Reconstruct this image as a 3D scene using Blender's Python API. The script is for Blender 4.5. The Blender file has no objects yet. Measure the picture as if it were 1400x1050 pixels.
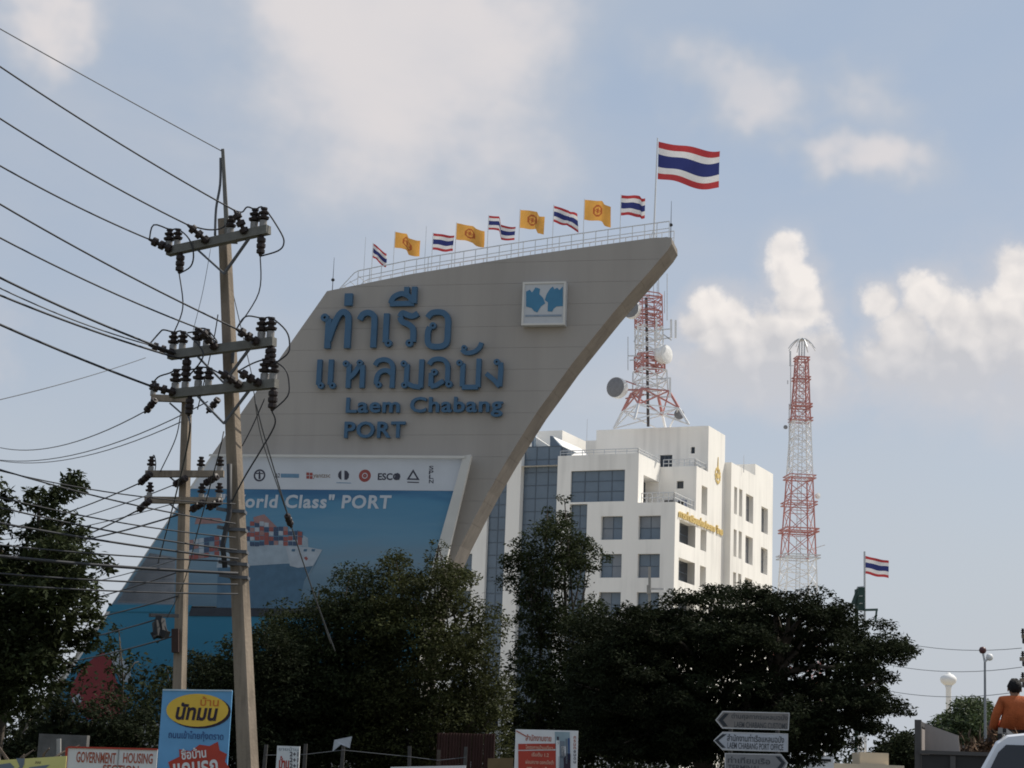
import bpy, bmesh, math, random
import numpy as np
from mathutils import Vector, Matrix, noise as mnoise
random.seed(7); rng = np.random.default_rng(7)
scene = bpy.context.scene
col = scene.collection
R = math.radians

# ------------------------------------------------------------ camera
F, PITCH, ROLL, EYE = 2586.0, R(11.7), R(2.2), 1.4
cam_d = bpy.data.cameras.new('camera'); cam = bpy.data.objects.new('camera', cam_d); col.objects.link(cam)
ROT = Matrix.Rotation(math.pi/2 + PITCH, 3, 'X') @ Matrix.Rotation(ROLL, 3, 'Z')
CAM = Vector((0, 0, EYE))
cam.matrix_world = Matrix.Translation(CAM) @ ROT.to_4x4()
cam_d.sensor_width = 36; cam_d.lens = F/1400*36; cam_d.clip_start = .1; cam_d.clip_end = 12000
scene.camera = cam
def ray(px, py): return ROT @ Vector(((px-700)/F, (525-py)/F, -1))
def P(px, py, Y): d = ray(px, py); return CAM + d*(Y/d.y)

# ------------------------------------------------------------ sun, sky, exposure
SUN_AZ, SUN_EL = 26.0, 51.0           # azimuth from +X towards +Y
S = Vector((math.cos(R(SUN_EL))*math.cos(R(SUN_AZ)), math.cos(R(SUN_EL))*math.sin(R(SUN_AZ)), math.sin(R(SUN_EL))))
ld = bpy.data.lights.new('sun', 'SUN'); ld.energy = 4.3; ld.angle = R(.53); ld.color = (1, .94, .84)
lo = bpy.data.objects.new('sun', ld); col.objects.link(lo); lo.rotation_euler = S.to_track_quat('Z', 'Y').to_euler(); lo.location = (40, 0, 60)
scene.view_settings.view_transform = 'Standard'; scene.view_settings.look = 'None'
scene.view_settings.exposure = 0.08; scene.view_settings.gamma = 1; scene.cycles.filter_width = 1.8; scene.view_settings.use_curve_mapping = False

w = bpy.data.worlds.new('World'); scene.world = w; w.use_nodes = True
nt = w.node_tree; nt.nodes.clear()
def N(t, **k):
    n = nt.nodes.new(t)
    for a, b in k.items(): setattr(n, a, b)
    return n
def setin(s, v):
    if isinstance(v, bpy.types.NodeSocket): nt.links.new(v, s)
    else: s.default_value = v
def MA(op, a, b=0.0, clamp=False):
    n = N('ShaderNodeMath', operation=op, use_clamp=clamp); setin(n.inputs[0], a); setin(n.inputs[1], b); return n.outputs[0]
def VM(op, a, b=None):
    n = N('ShaderNodeVectorMath', operation=op); setin(n.inputs[0], a)
    if b is not None: setin(n.inputs[1], b)
    return n.outputs['Value'] if op in ('DISTANCE', 'LENGTH', 'DOT_PRODUCT') else n.outputs[0]
def MR(v, a, b, c=0.0, d=1.0, smooth=True):
    n = N('ShaderNodeMapRange', interpolation_type='SMOOTHSTEP' if smooth else 'LINEAR'); n.clamp = True
    setin(n.inputs[0], v)
    for i, x in enumerate((a, b, c, d)): n.inputs[i+1].default_value = x
    return n.outputs[0]
def MIX(f, a, b):
    n = N('ShaderNodeMix', data_type='RGBA'); setin(n.inputs[0], f); setin(n.inputs[6], a); setin(n.inputs[7], b); return n.outputs[2]
def NOISE(v, scale, detail=6, rough=.55, dist=0.0):
    n = N('ShaderNodeTexNoise'); setin(n.inputs['Vector'], v); n.inputs['Scale'].default_value = scale
    n.inputs['Detail'].default_value = detail; n.inputs['Roughness'].default_value = rough; n.inputs['Distortion'].default_value = dist
    return n.outputs['Fac']
tc = N('ShaderNodeTexCoord'); D = tc.outputs['Generated']
sky = N('ShaderNodeTexSky', sky_type='NISHITA'); sky.sun_disc = False
sky.sun_elevation = R(SUN_EL); sky.sun_rotation = R(90-SUN_AZ); sky.air_density = 1.0; sky.dust_density = 2.0; sky.ozone_density = 1.5
SKYK = 1.0
sep = N('ShaderNodeSeparateXYZ'); nt.links.new(D, sep.inputs[0]); EL = sep.outputs[2]
stre = VM('MULTIPLY', D, (1.0, 1.0, 1.9))
# broken soft cloud everywhere
soft = MA('ADD', MA('MULTIPLY', NOISE(stre, 3.6, 5, .52, .3), .75), MA('MULTIPLY', NOISE(stre, 11.0, 5, .5), .25))
wp0 = N('ShaderNodeTexNoise'); nt.links.new(D, wp0.inputs['Vector']); wp0.inputs['Scale'].default_value = 6.5; wp0.inputs['Detail'].default_value = 5; wp0.inputs['Roughness'].default_value = .6
DW = VM('ADD', D, VM('MULTIPLY', VM('SUBTRACT', wp0.outputs['Color'], (.5, .5, .5)), (.16, .16, .13)))
def lump(px, py, r, sx=1.0, sz=1.0, src=None):
    c = ray(px, py).normalized()
    dv = VM('SUBTRACT', src or D, tuple(c))
    dv = VM('MULTIPLY', dv, (sx, 1.0, sz))
    return MA('SUBTRACT', 1.0, MA('DIVIDE', VM('LENGTH', dv), r/F), clamp=False)
def mx(l):
    o = l[0]
    for x in l[1:]: o = MA('MAXIMUM', o, x)
    return MA('MAXIMUM', o, -1.0)
softl = mx([lump(*q_, src=DW) for q_ in ((560, 110, 210, .9, .9), (650, 80, 170), (470, 60, 150), (20, 10, 90), (1070, 150, 80, .5, 1.2), (1150, 230, 60, .6, 1.2))])
softd = MA('ADD', soft, MA('MULTIPLY', MR(softl, -.4, .75), .38))
softf = MR(softd, .36, .98, .05, .88)
# cumulus heaps
cl = mx([lump(1075, 350, 32, 1, .85), lump(1088, 382, 36), lump(1096, 420, 44), lump(972, 420, 34), lump(996, 440, 44), lump(955, 448, 32), lump(1045, 470, 62), lump(1110, 490, 52), lump(995, 500, 58, .7, 1.2), lump(1085, 520, 58, .6, 1.2),
         lump(1262, 410, 42), lump(1208, 415, 32), lump(1290, 425, 50), lump(1238, 452, 50), lump(1330, 440, 54), lump(1398, 378, 52), lump(1385, 430, 70), lump(1300, 500, 80, .6, 1.2), lump(1250, 490, 60, .7, 1.2), lump(1440, 470, 130), lump(1600, 430, 120), lump(1760, 470, 130), lump(-180, 470, 130), lump(-320, 430, 120)])
def VOR(v, scale):
    n = N('ShaderNodeTexVoronoi', feature='F1'); setin(n.inputs['Vector'], v); n.inputs['Scale'].default_value = scale; n.inputs['Detail'].default_value = 0; return n.outputs['Distance']
wn = N('ShaderNodeTexNoise'); nt.links.new(D, wn.inputs['Vector']); wn.inputs['Scale'].default_value = 40; wn.inputs['Detail'].default_value = 4
def puff(shift):
    v = VM('ADD', D, shift); v = VM('ADD', v, VM('MULTIPLY', VM('SUBTRACT', wn.outputs['Color'], (.5, .5, .5)), (.012, .012, .012)))
    return MA('SUBTRACT', MA('SUBTRACT', .62, MA('MULTIPLY', VOR(v, 44.0), .75)), MA('MULTIPLY', VOR(v, 105.0), .35))
b1 = puff((0, 0, 0)); b2 = puff((.0045, -.002, .0055))
fine = MA('SUBTRACT', NOISE(D, 55.0, 5, .6), .5)
cd = MA('ADD', MA('ADD', MA('MULTIPLY', cl, 1.25), MA('MULTIPLY', b1, .55)), MA('MULTIPLY', fine, 1.5))
cumf = MR(cd, .02, .62, 0, .93)
shade = MA('ADD', MA('MULTIPLY', MA('SUBTRACT', b1, b2), 1.1), MA('MULTIPLY', fine, .7))
toplit = MR(EL, math.sin(R(11.6)), math.sin(R(14.9)), -.15, .62)
lit = MR(MA('ADD', shade, toplit), -.15, .85, 0, 1, False)
cumf = MA('MULTIPLY', cumf, MR(EL, math.sin(R(10.4)), math.sin(R(14.0)), .05, 1.0))
base = MIX(1.0, sky.outputs[0], sky.outputs[0])
HZ = (4.3, 4.62, 5.1, 1)
skyc = MIX(MR(EL, -.02, .34, .94, .45), base, HZ)
skyc = MIX(MR(EL, .12, .42, 0.05, .75), skyc, (2.95, 3.75, 4.95, 1))
skyc = MIX(softf, skyc, MIX(MR(softd, .60, .92), (4.55, 4.7, 5.0, 1), (6.35, 5.95, 5.85, 1)))
cumc = MIX(lit, (4.85, 4.8, 4.95, 1), (7.6, 7.15, 6.8, 1))
halo = MA('MULTIPLY', MA('MULTIPLY', MR(MA('ADD', cl, MA('MULTIPLY', fine, 1.2)), -.75, .35, 0, .62), MR(EL, math.sin(R(8.6)), math.sin(R(11.5)))), MR(EL, math.sin(R(14.5)), math.sin(R(17.5)), 1, .25))
skyc = MIX(halo, skyc, (5.0, 4.95, 5.2, 1))
skyc = MIX(cumf, skyc, cumc)
skyc = MIX(MR(EL, -.01, .10, .75, 0.0), skyc, HZ)
bg = N('ShaderNodeBackground'); nt.links.new(skyc, bg.inputs[0]); bg.inputs[1].default_value = .115
w.cycles.sampling_method = 'MANUAL'; w.cycles.sample_map_resolution = 256
wo = N('ShaderNodeOutputWorld'); nt.links.new(bg.outputs[0], wo.inputs[0])

# ------------------------------------------------------------ materials
MATS = {}
def mat(name, rgb, rough=.7, var=.12, scale=3.0, metal=0.0, bump=0.0, spec=.3, trans=0.0, coat=0.0, streak=False, island=0.0, stain=0.0):
    if name in MATS: return MATS[name]
    m = bpy.data.materials.new(name); m.use_nodes = True; t = m.node_tree; b = t.nodes['Principled BSDF']
    b.inputs['Roughness'].default_value = rough; b.inputs['Metallic'].default_value = metal; b.inputs['Specular IOR Level'].default_value = spec
    b.inputs['Coat Weight'].default_value = coat
    g = t.nodes.new('ShaderNodeNewGeometry')
    n = t.nodes.new('ShaderNodeTexNoise'); n.inputs['Scale'].default_value = scale; n.inputs['Detail'].default_value = 6; n.inputs['Roughness'].default_value = .6
    if streak:
        mp = t.nodes.new('ShaderNodeMapping'); mp.inputs['Scale'].default_value = (1, 1, .12); t.links.new(g.outputs['Position'], mp.inputs[0]); t.links.new(mp.outputs[0], n.inputs['Vector'])
    else: t.links.new(g.outputs['Position'], n.inputs['Vector'])
    r = t.nodes.new('ShaderNodeMapRange'); r.inputs[1].default_value = .3; r.inputs[2].default_value = .7
    r.inputs[3].default_value = 1-var; r.inputs[4].default_value = 1+var; t.links.new(n.outputs['Fac'], r.inputs[0])
    fac = r.outputs[0]
    if stain:
        mp2 = t.nodes.new('ShaderNodeMapping'); mp2.inputs['Scale'].default_value = (1, 1, .045); t.links.new(g.outputs['Position'], mp2.inputs[0])
        n3 = t.nodes.new('ShaderNodeTexNoise'); n3.inputs['Scale'].default_value = scale*5; n3.inputs['Detail'].default_value = 4; t.links.new(mp2.outputs[0], n3.inputs['Vector'])
        n4 = t.nodes.new('ShaderNodeTexNoise'); n4.inputs['Scale'].default_value = scale*.6; n4.inputs['Detail'].default_value = 3; t.links.new(g.outputs['Position'], n4.inputs['Vector'])
        mu = t.nodes.new('ShaderNodeMath'); mu.operation = 'MULTIPLY'; t.links.new(n3.outputs['Fac'], mu.inputs[0]); t.links.new(n4.outputs['Fac'], mu.inputs[1])
        r3 = t.nodes.new('ShaderNodeMapRange'); r3.inputs[1].default_value = .24; r3.inputs[2].default_value = .42; r3.inputs[3].default_value = 1.0; r3.inputs[4].default_value = 1-stain; t.links.new(mu.outputs[0], r3.inputs[0])
        m3 = t.nodes.new('ShaderNodeMath'); m3.operation = 'MULTIPLY'; t.links.new(fac, m3.inputs[0]); t.links.new(r3.outputs[0], m3.inputs[1]); fac = m3.outputs[0]
    if island:
        r2 = t.nodes.new('ShaderNodeMapRange'); t.links.new(g.outputs['Random Per Island'], r2.inputs[0]); r2.inputs[3].default_value = 1-island; r2.inputs[4].default_value = 1+island
        mm = t.nodes.new('ShaderNodeMath'); mm.operation = 'MULTIPLY'; t.links.new(fac, mm.inputs[0]); t.links.new(r2.outputs[0], mm.inputs[1]); fac = mm.outputs[0]
    v = t.nodes.new('ShaderNodeVectorMath'); v.operation = 'SCALE'; v.inputs[0].default_value = rgb; t.links.new(fac, v.inputs['Scale'])
    t.links.new(v.outputs[0], b.inputs['Base Color'])
    if bump:
        bp = t.nodes.new('ShaderNodeBump'); bp.inputs['Strength'].default_value = bump; bp.inputs['Distance'].default_value = .02
        n2 = t.nodes.new('ShaderNodeTexNoise'); n2.inputs['Scale'].default_value = scale*9; n2.inputs['Detail'].default_value = 5; t.links.new(g.outputs['Position'], n2.inputs['Vector'])
        t.links.new(n2.outputs['Fac'], bp.inputs['Height']); t.links.new(bp.outputs[0], b.inputs['Normal'])
    if trans:
        out = t.nodes['Material Output']; tr = t.nodes.new('ShaderNodeBsdfTranslucent'); ms = t.nodes.new('ShaderNodeMixShader'); ms.inputs[0].default_value = trans
        t.links.new(v.outputs[0], tr.inputs[0]); t.links.new(b.outputs[0], ms.inputs[1]); t.links.new(tr.outputs[0], ms.inputs[2]); t.links.new(ms.outputs[0], out.inputs[0])
    MATS[name] = m; return m
CONC = mat('sign_concrete', (.370, .338, .305), .9, .09, .22, bump=.2, streak=True, stain=.07)
EDGEC = mat('brown_edge_concrete', (.215, .190, .165), .95, .2, .5, bump=.3, stain=.2)  # side and underside faces, darker and browner than the front
CORE = mat('joint_core', (.30, .28, .26), .95)  # core body behind the joints, a little darker than the courses
LBLUE = mat('letter_blue', (.055, .125, .21), .45, .08, 1.5)
WHITEP = mat('white_paint', (.74, .73, .71), .6, .05, .8, streak=True)
OFFW = mat('board_white', (.56, .58, .61), .6, .05, .5)
OFRAME = mat('board_edge', (.60, .58, .54), .7, .06, .6)
BLDG = mat('building_white', (.86, .83, .775), .75, .045, .25, streak=True, stain=.16)
GLASS = mat('tinted_glass', (.12, .16, .205), .12, .1, .4, spec=.55)
GLASS2 = mat('tinted_glass_dark', (.02, .028, .04), .1, .1, .4, spec=.5)
BLIND = mat('glass_with_blind', (.19, .21, .235), .15, .1, .6, spec=.5)
MULL = mat('mullion', (.085, .11, .14), .5)
STEEL = mat('galvanised_steel', (.55, .56, .57), .5, .1, 4, metal=.3)
RAILW = mat('rail_paint', (.72, .73, .74), .5, .06, 3)
TRED = mat('tower_red', (.48, .22, .20), .6, .12, 2)
TWHITE = mat('tower_white', (.74, .74, .74), .6, .08, 2)
DISHG = mat('dish_grey', (.20, .20, .21), .6)
DISHW = mat('dish_white', (.8, .79, .77), .5)
POLEC = mat('pole_concrete', (.235, .19, .145), .9, .28, 2.2, bump=.5, streak=True, stain=.4)
ARMC = mat('crossarm_concrete', (.17, .165, .15), .9, .15, 6, bump=.4)
INS = mat('brown_porcelain', (.025, .017, .016), .5, .1, 9, spec=.3)
INSB = mat('insulator_base', (.26, .25, .24), .7)
WIRE = mat('cable_black', (.035, .036, .04), .6, .1, 4)
WIREG = mat('cable_grey', (.10, .105, .115), .5, .1, 4)
FRED = mat('flag_red', (.42, .05, .055), .8, .06, 3, trans=.35)
FWHITE = mat('flag_white', (.70, .69, .69), .8, .05, 3, trans=.35)
FBLUE = mat('flag_blue', (.035, .045, .17), .8, .06, 3, trans=.3)
FYEL = mat('flag_yellow', (.70, .36, .085), .8, .08, 3, trans=.4)
FEMB = mat('flag_emblem', (.42, .12, .04), .8, .08, 3, trans=.4)
GOLD = mat('gold_letters', (.70, .52, .20), .45, .1, 3)
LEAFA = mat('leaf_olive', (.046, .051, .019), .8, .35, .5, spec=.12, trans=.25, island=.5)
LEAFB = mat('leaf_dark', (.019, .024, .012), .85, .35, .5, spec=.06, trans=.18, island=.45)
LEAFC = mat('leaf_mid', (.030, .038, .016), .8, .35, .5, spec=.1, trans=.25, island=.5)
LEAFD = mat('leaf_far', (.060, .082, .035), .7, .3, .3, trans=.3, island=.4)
BARK = mat('bark', (.075, .062, .05), .95, .25, 5, bump=.6)
GRASS = mat('ground_soil', (.36, .32, .25), .95, .25, .6, bump=.5)
ASPH = mat('asphalt', (.09, .088, .085), .9, .2, 2.5, bump=.4)
KERBM = mat('kerb_concrete', (.32, .31, .29), .9, .15, 2)
LINEW = mat('road_paint', (.7, .7, .68), .8, .1, 3)
BLACK = mat('black_plastic', (.015, .015, .016), .5)

# ------------------------------------------------------------ builders
def wloc(o):
    v = Vector((0, 0, 0))
    while o is not None: v = v + o.location; o = o.parent
    return v
class MB:
    def __init__(s): s.v = []; s.f = []; s.m = []
    def add(s, vs, fs, mi=0):
        b = len(s.v); s.v += [tuple(x) for x in vs]; s.f += [tuple(b+i for i in f) for f in fs]; s.m += [mi]*len(fs); return s
    def box(s, lo, hi, mi=0, fr=None):
        vs = [Vector((x, y, z)) for x in (lo[0], hi[0]) for y in (lo[1], hi[1]) for z in (lo[2], hi[2])]
        if fr: vs = [fr(v) for v in vs]
        return s.add(vs, [(0, 1, 3, 2), (4, 6, 7, 5), (0, 4, 5, 1), (2, 3, 7, 6), (0, 2, 6, 4), (1, 5, 7, 3)], mi)
    def bar(s, p, q, a, b=None, mi=0, up=(0, 0, 1), a2=None):
        p, q = Vector(p), Vector(q); b = b or a; d = (q-p).normalized(); u = Vector(up)
        if abs(d.dot(u)) > .98: u = Vector((1, 0, 0))
        x = d.cross(u).normalized(); y = x.cross(d)
        k = (a2/a) if a2 else 1
        vs = [c + x*sx*a/2*kk + y*sy*b/2*kk for c, kk in ((p, 1), (q, k)) for sx, sy in ((-1, -1), (1, -1), (1, 1), (-1, 1))]
        return s.add(vs, [(0, 3, 2, 1), (4, 5, 6, 7)] + [(i, (i+1) % 4, 4+(i+1) % 4, 4+i) for i in range(4)], mi)
    def tube(s, pts, r, n=6, mi=0, r2=None, cap=True):
        pts = [Vector(p) for p in pts]; L = len(pts); vs = []; prev = None
        for i, p in enumerate(pts):
            d = (pts[min(i+1, L-1)] - pts[max(i-1, 0)]).normalized()
            if prev is None:
                u = Vector((0, 0, 1)) if abs(d.z) < .9 else Vector((1, 0, 0)); x = d.cross(u).normalized()
            else: x = (prev - d*prev.dot(d)).normalized()
            prev = x; y = d.cross(x); rr = r if r2 is None else r + (r2-r)*i/(L-1)
            vs += [p + (x*math.cos(2*math.pi*k/n) + y*math.sin(2*math.pi*k/n))*rr for k in range(n)]
        fs = [(i*n+k, i*n+(k+1) % n, (i+1)*n+(k+1) % n, (i+1)*n+k) for i in range(L-1) for k in range(n)]
        if cap: fs += [tuple(range(n-1, -1, -1)), tuple(range((L-1)*n, L*n))]
        return s.add(vs, fs, mi)
    def lathe(s, prof, n=12, mi=0, fr=None):
        vs = [Vector((r*math.cos(2*math.pi*k/n), r*math.sin(2*math.pi*k/n), z)) for r, z in prof for k in range(n)]
        if fr: vs = [fr(v) for v in vs]
        L = len(prof)
        fs = [(i*n+k, i*n+(k+1) % n, (i+1)*n+(k+1) % n, (i+1)*n+k) for i in range(L-1) for k in range(n)]
        fs += [tuple(range(n-1, -1, -1)), tuple(range((L-1)*n, L*n))]
        return s.add(vs, fs, mi)
    def prism(s, poly, fr, d0, d1, mi=0):   # poly 2d (a,b); fr(a, b, depth)
        n = len(poly); vs = [fr(a, b, d0) for a, b in poly] + [fr(a, b, d1) for a, b in poly]
        return s.add(vs, [tuple(range(n)), tuple(range(2*n-1, n-1, -1))] + [(i, n+i, n+(i+1) % n, (i+1) % n) for i in range(n)], mi)
    def build(s, name, mats, parent=None, smooth=False, fix=True):
        me = bpy.data.meshes.new(name)
        off = wloc(parent) if parent else Vector((0, 0, 0))
        me.from_pydata([tuple(Vector(v)-off) for v in s.v], [], s.f)
        for m in (mats if isinstance(mats, (list, tuple)) else [mats]): me.materials.append(m)
        me.polygons.foreach_set('material_index', s.m)
        if fix:
            bm = bmesh.new(); bm.from_mesh(me); bmesh.ops.recalc_face_normals(bm, faces=bm.faces); bm.to_mesh(me); bm.free()
        if smooth: me.polygons.foreach_set('use_smooth', [True]*len(me.polygons))
        o = bpy.data.objects.new(name, me); col.objects.link(o)
        if parent: o.parent = parent
        return o
def tag(o, label=None, cat=None, group=None, kind=None):
    for k, v in (('label', label), ('category', cat), ('group', group), ('kind', kind)):
        if v: o[k] = v
    return o
def empty(name, loc, label, cat, group=None):
    o = bpy.data.objects.new(name, None); col.objects.link(o); o.location = loc; o.empty_display_size = .2
    return tag(o, label, cat, group)
def inst(name, me, M4, parent, label=None):
    o = bpy.data.objects.new(name, me); col.objects.link(o); o.parent = parent
    o.matrix_local = Matrix.Translation(-wloc(parent)) @ M4
    if label: o['label'] = label
    return o
class Plane:                                 # a = horizontal axis in the plane, z = world z, n = outward normal
    def __init__(s, o, ang):                 # ang: right end nearer by ang
        s.o = Vector(o); s.a = Vector((math.cos(ang), -math.sin(ang), 0)); s.n = Vector((-math.sin(ang), -math.cos(ang), 0))
    def to2(s, px, py, off=0.0):
        d = ray(px, py); o = s.o + s.n*off; t = (o-CAM).dot(s.n)/d.dot(s.n); p = CAM + d*t
        return ((p-s.o).dot(s.a), p.z)
    def to3(s, a, z, off=0.0):
        p = s.o + s.a*a + s.n*off; return Vector((p.x, p.y, z))
def text_mesh(txt, offset=0.0, res=3, spacing=1.0):
    c = bpy.data.curves.new('txt', 'FONT'); c.body = txt; c.size = 1; c.offset = offset; c.resolution_u = res; c.fill_mode = 'FRONT'; c.space_character = spacing
    o = bpy.data.objects.new('txt', c); col.objects.link(o)
    dg = bpy.context.evaluated_depsgraph_get(); me = o.evaluated_get(dg).to_mesh()
    vs = [(v.co.x, v.co.y) for v in me.vertices]; fs = [tuple(p.vertices) for p in me.polygons]
    # boundary edges for the sides
    cnt = {}
    for f in fs:
        for i in range(len(f)):
            a, b = f[i], f[(i+1) % len(f)]; cnt[(a, b)] = cnt.get((a, b), 0) + 1
    edges = [(a, b) for (a, b) in cnt if (b, a) not in cnt]
    o.evaluated_get(dg).to_mesh_clear(); bpy.data.objects.remove(o); bpy.data.curves.remove(c)
    return vs, fs, edges
def text(name, txt, pl, box, depth, off, m, parent, offset=0.0, res=3, split=False, spacing=1.0, slant=0.0):
    """lettering fitted into box (a0,z0,a1,z1) of plane pl, raised from off to off+depth"""
    vs, fs, ed = text_mesh(txt, offset, res, spacing)
    if not vs: return []
    vs = [(x + slant*y, y) for x, y in vs]
    x0 = min(v[0] for v in vs); x1 = max(v[0] for v in vs); y0 = min(v[1] for v in vs); y1 = max(v[1] for v in vs)
    sx = (box[2]-box[0])/(x1-x0); sy = (box[3]-box[1])/(y1-y0)
    q = [(box[0]+(x-x0)*sx, box[1]+(y-y0)*sy) for x, y in vs]
    groups = [list(range(len(fs)))]
    if split:
        par = list(range(len(vs)))
        def fd(i):
            while par[i] != i: par[i] = par[par[i]]; i = par[i]
            return i
        for f in fs:
            for i in f[1:]: par[fd(i)] = fd(f[0])
        g = {}
        for i, f in enumerate(fs): g.setdefault(fd(f[0]), []).append(i)
        groups = list(g.values())
    out = []
    for gr in groups:
        mb = MB(); used = sorted({i for k in gr for i in fs[k]}); ix = {v: i for i, v in enumerate(used)}; n = len(used); us = set(used)
        vv = [pl.to3(q[i][0], q[i][1], off+depth) for i in used]
        ff = [tuple(ix[i] for i in fs[k]) for k in gr]
        if depth > .02:
            vv += [pl.to3(q[i][0], q[i][1], off) for i in used]
            ff += [(ix[a], ix[a]+n, ix[b]+n, ix[b]) for a, b in ed if a in us and b in us]
        mb.add(vv, ff); out.append(mb.build(name, m, parent, fix=depth > .02))
    return out
def rect(pl, px0, py0, px1, py1):            # pixel box -> plane box
    a0, z0 = pl.to2(px0, py1); a1, z1 = pl.to2(px1, py0); return (a0, z0, a1, z1)
def catrom(pts, k=5):
    if len(pts) < 3: return pts
    q = [pts[0]] + list(pts) + [pts[-1]]; out = []
    for i in range(1, len(q)-2):
        for j in range(k):
            t = j/k
            out.append(tuple(.5*(2*q[i][c] + (q[i+1][c]-q[i-1][c])*t + (2*q[i-1][c]-5*q[i][c]+4*q[i+1][c]-q[i+2][c])*t*t + (3*q[i][c]-q[i-1][c]-3*q[i+1][c]+q[i+2][c])*t**3) for c in (0, 1)))
    out.append(pts[-1]); return out

# ------------------------------------------------------------ setting
def ground_z(x, y): return 0.0
g = MB(); g.add([(-3000, -200, 0), (3000, -200, 0), (3000, 6000, 0), (-3000, 6000, 0)], [(0, 1, 2, 3)])
tag(g.build('ground', GRASS), kind='structure')
g = MB(); g.add([(-70, -60, .004), (-1.9, -60, .004), (.2, 104, .004), (-70, 104, .004)], [(0, 1, 2, 3)]); g.add([(4.8, 31, .004), (24, 31, .004), (30, 104, .004), (5.9, 104, .004)], [(0, 1, 2, 3)])
tag(g.build('unseen_grass_verge', mat('verge_grass', (.055, .058, .028), .95, .35, .7, bump=.5)), kind='structure')  # out of view; added dark to cut ground bounce on trees and pole
g = MB(); g.add([(-1.5, -60, .008), (16, -60, .008), (22, 400, .008), (4.5, 400, .008)], [(0, 1, 2, 3)])
tag(g.build('road', ASPH), kind='structure')
g = MB()
for k in range(40):
    y = -50 + k*10; x = 5 + (y+60)*.013
    g.add([(x, y, .012), (x+.12, y, .012), (x+.16, y+4, .012), (x+.04, y+4, .012)], [(0, 1, 2, 3)])
tag(g.build('lane_marking', LINEW), kind='structure')
g = MB(); g.add([(-1.9, -60, 0), (-1.5, -60, 0), (4.5, 400, 0), (4.1, 400, 0), (-1.9, -60, .13), (-1.5, -60, .13), (4.5, 400, .13), (4.1, 400, .13)], [(4, 5, 6, 7), (0, 1, 5, 4), (1, 2, 6, 5), (2, 3, 7, 6), (3, 0, 4, 7)])
tag(g.build('kerb', KERBM), kind='structure')

# ------------------------------------------------------------ the monument sign
SG = Plane(P(700, 600, 110), R(13))
monument = empty('monument_sign', SG.to3(-3, 0, -1.5), 'giant sail-shaped concrete port monument with blue Thai lettering', 'monument')
TH = 2.6
outline_px = [(437, 412.5), (447, 398), (560, 375), (640, 362), (715, 350), (785, 340), (850, 331), (912, 322.5), (918, 325), (918.5, 333), (912, 343), (889, 370), (862, 400), (838, 428), (808, 465), (780, 500), (757, 532), (735, 562), (712, 598),
              (690, 634), (668, 672), (648, 710), (630, 745), (613, 785), (600, 820), (590, 855), (582, 900), (578, 960), (577, 1065)]
left_px = [(-20, 1092), (150, 830), (290, 621)]
poly = [SG.to2(*p) for p in left_px + outline_px]
poly[0] = (poly[0][0], 0.0); poly[-1] = (poly[-1][0], 0.0)
def clip(poly, z, keep_above):
    out = []
    for i in range(len(poly)):
        p, q = poly[i], poly[(i+1) % len(poly)]
        ip = (p[1] >= z) == keep_above; iq = (q[1] >= z) == keep_above
        if ip: out.append(p)
        if ip != iq: t = (z-p[1])/(q[1]-p[1]); out.append((p[0]+(q[0]-p[0])*t, z))
    return out
zmax = max(p[1] for p in poly); band = 1.32; z = 0.0; gap = .005
fr = lambda a, b, d: SG.to3(a, b, d)
cx = sum(p[0] for p in poly)/len(poly)
while z < zmax - .2:
    pp = clip(clip(poly, z+gap, True), min(z+band, zmax+1)-gap, False)
    if len(pp) >= 3:
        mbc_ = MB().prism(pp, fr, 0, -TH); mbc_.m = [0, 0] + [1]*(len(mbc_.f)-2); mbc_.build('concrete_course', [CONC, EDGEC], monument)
    z += band
def inset(pp, d):
    bm_ = []
    n = len(pp); area = sum(pp[i][0]*pp[(i+1) % n][1]-pp[(i+1) % n][0]*pp[i][1] for i in range(n)); s = 1 if area > 0 else -1
    for i in range(n):
        p0, p1, p2 = Vector(pp[i-1]), Vector(pp[i]), Vector(pp[(i+1) % n])
        e1 = (p1-p0).normalized(); e2 = (p2-p1).normalized()
        nn = (Vector((-e1.y, e1.x)) + Vector((-e2.y, e2.x))).normalized()*s; bm_.append(tuple(p1 + nn*d))
    return bm_
MB().prism(inset(poly, .05), fr, -.03, -TH+.03).build('core', CORE, monument)
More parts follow.
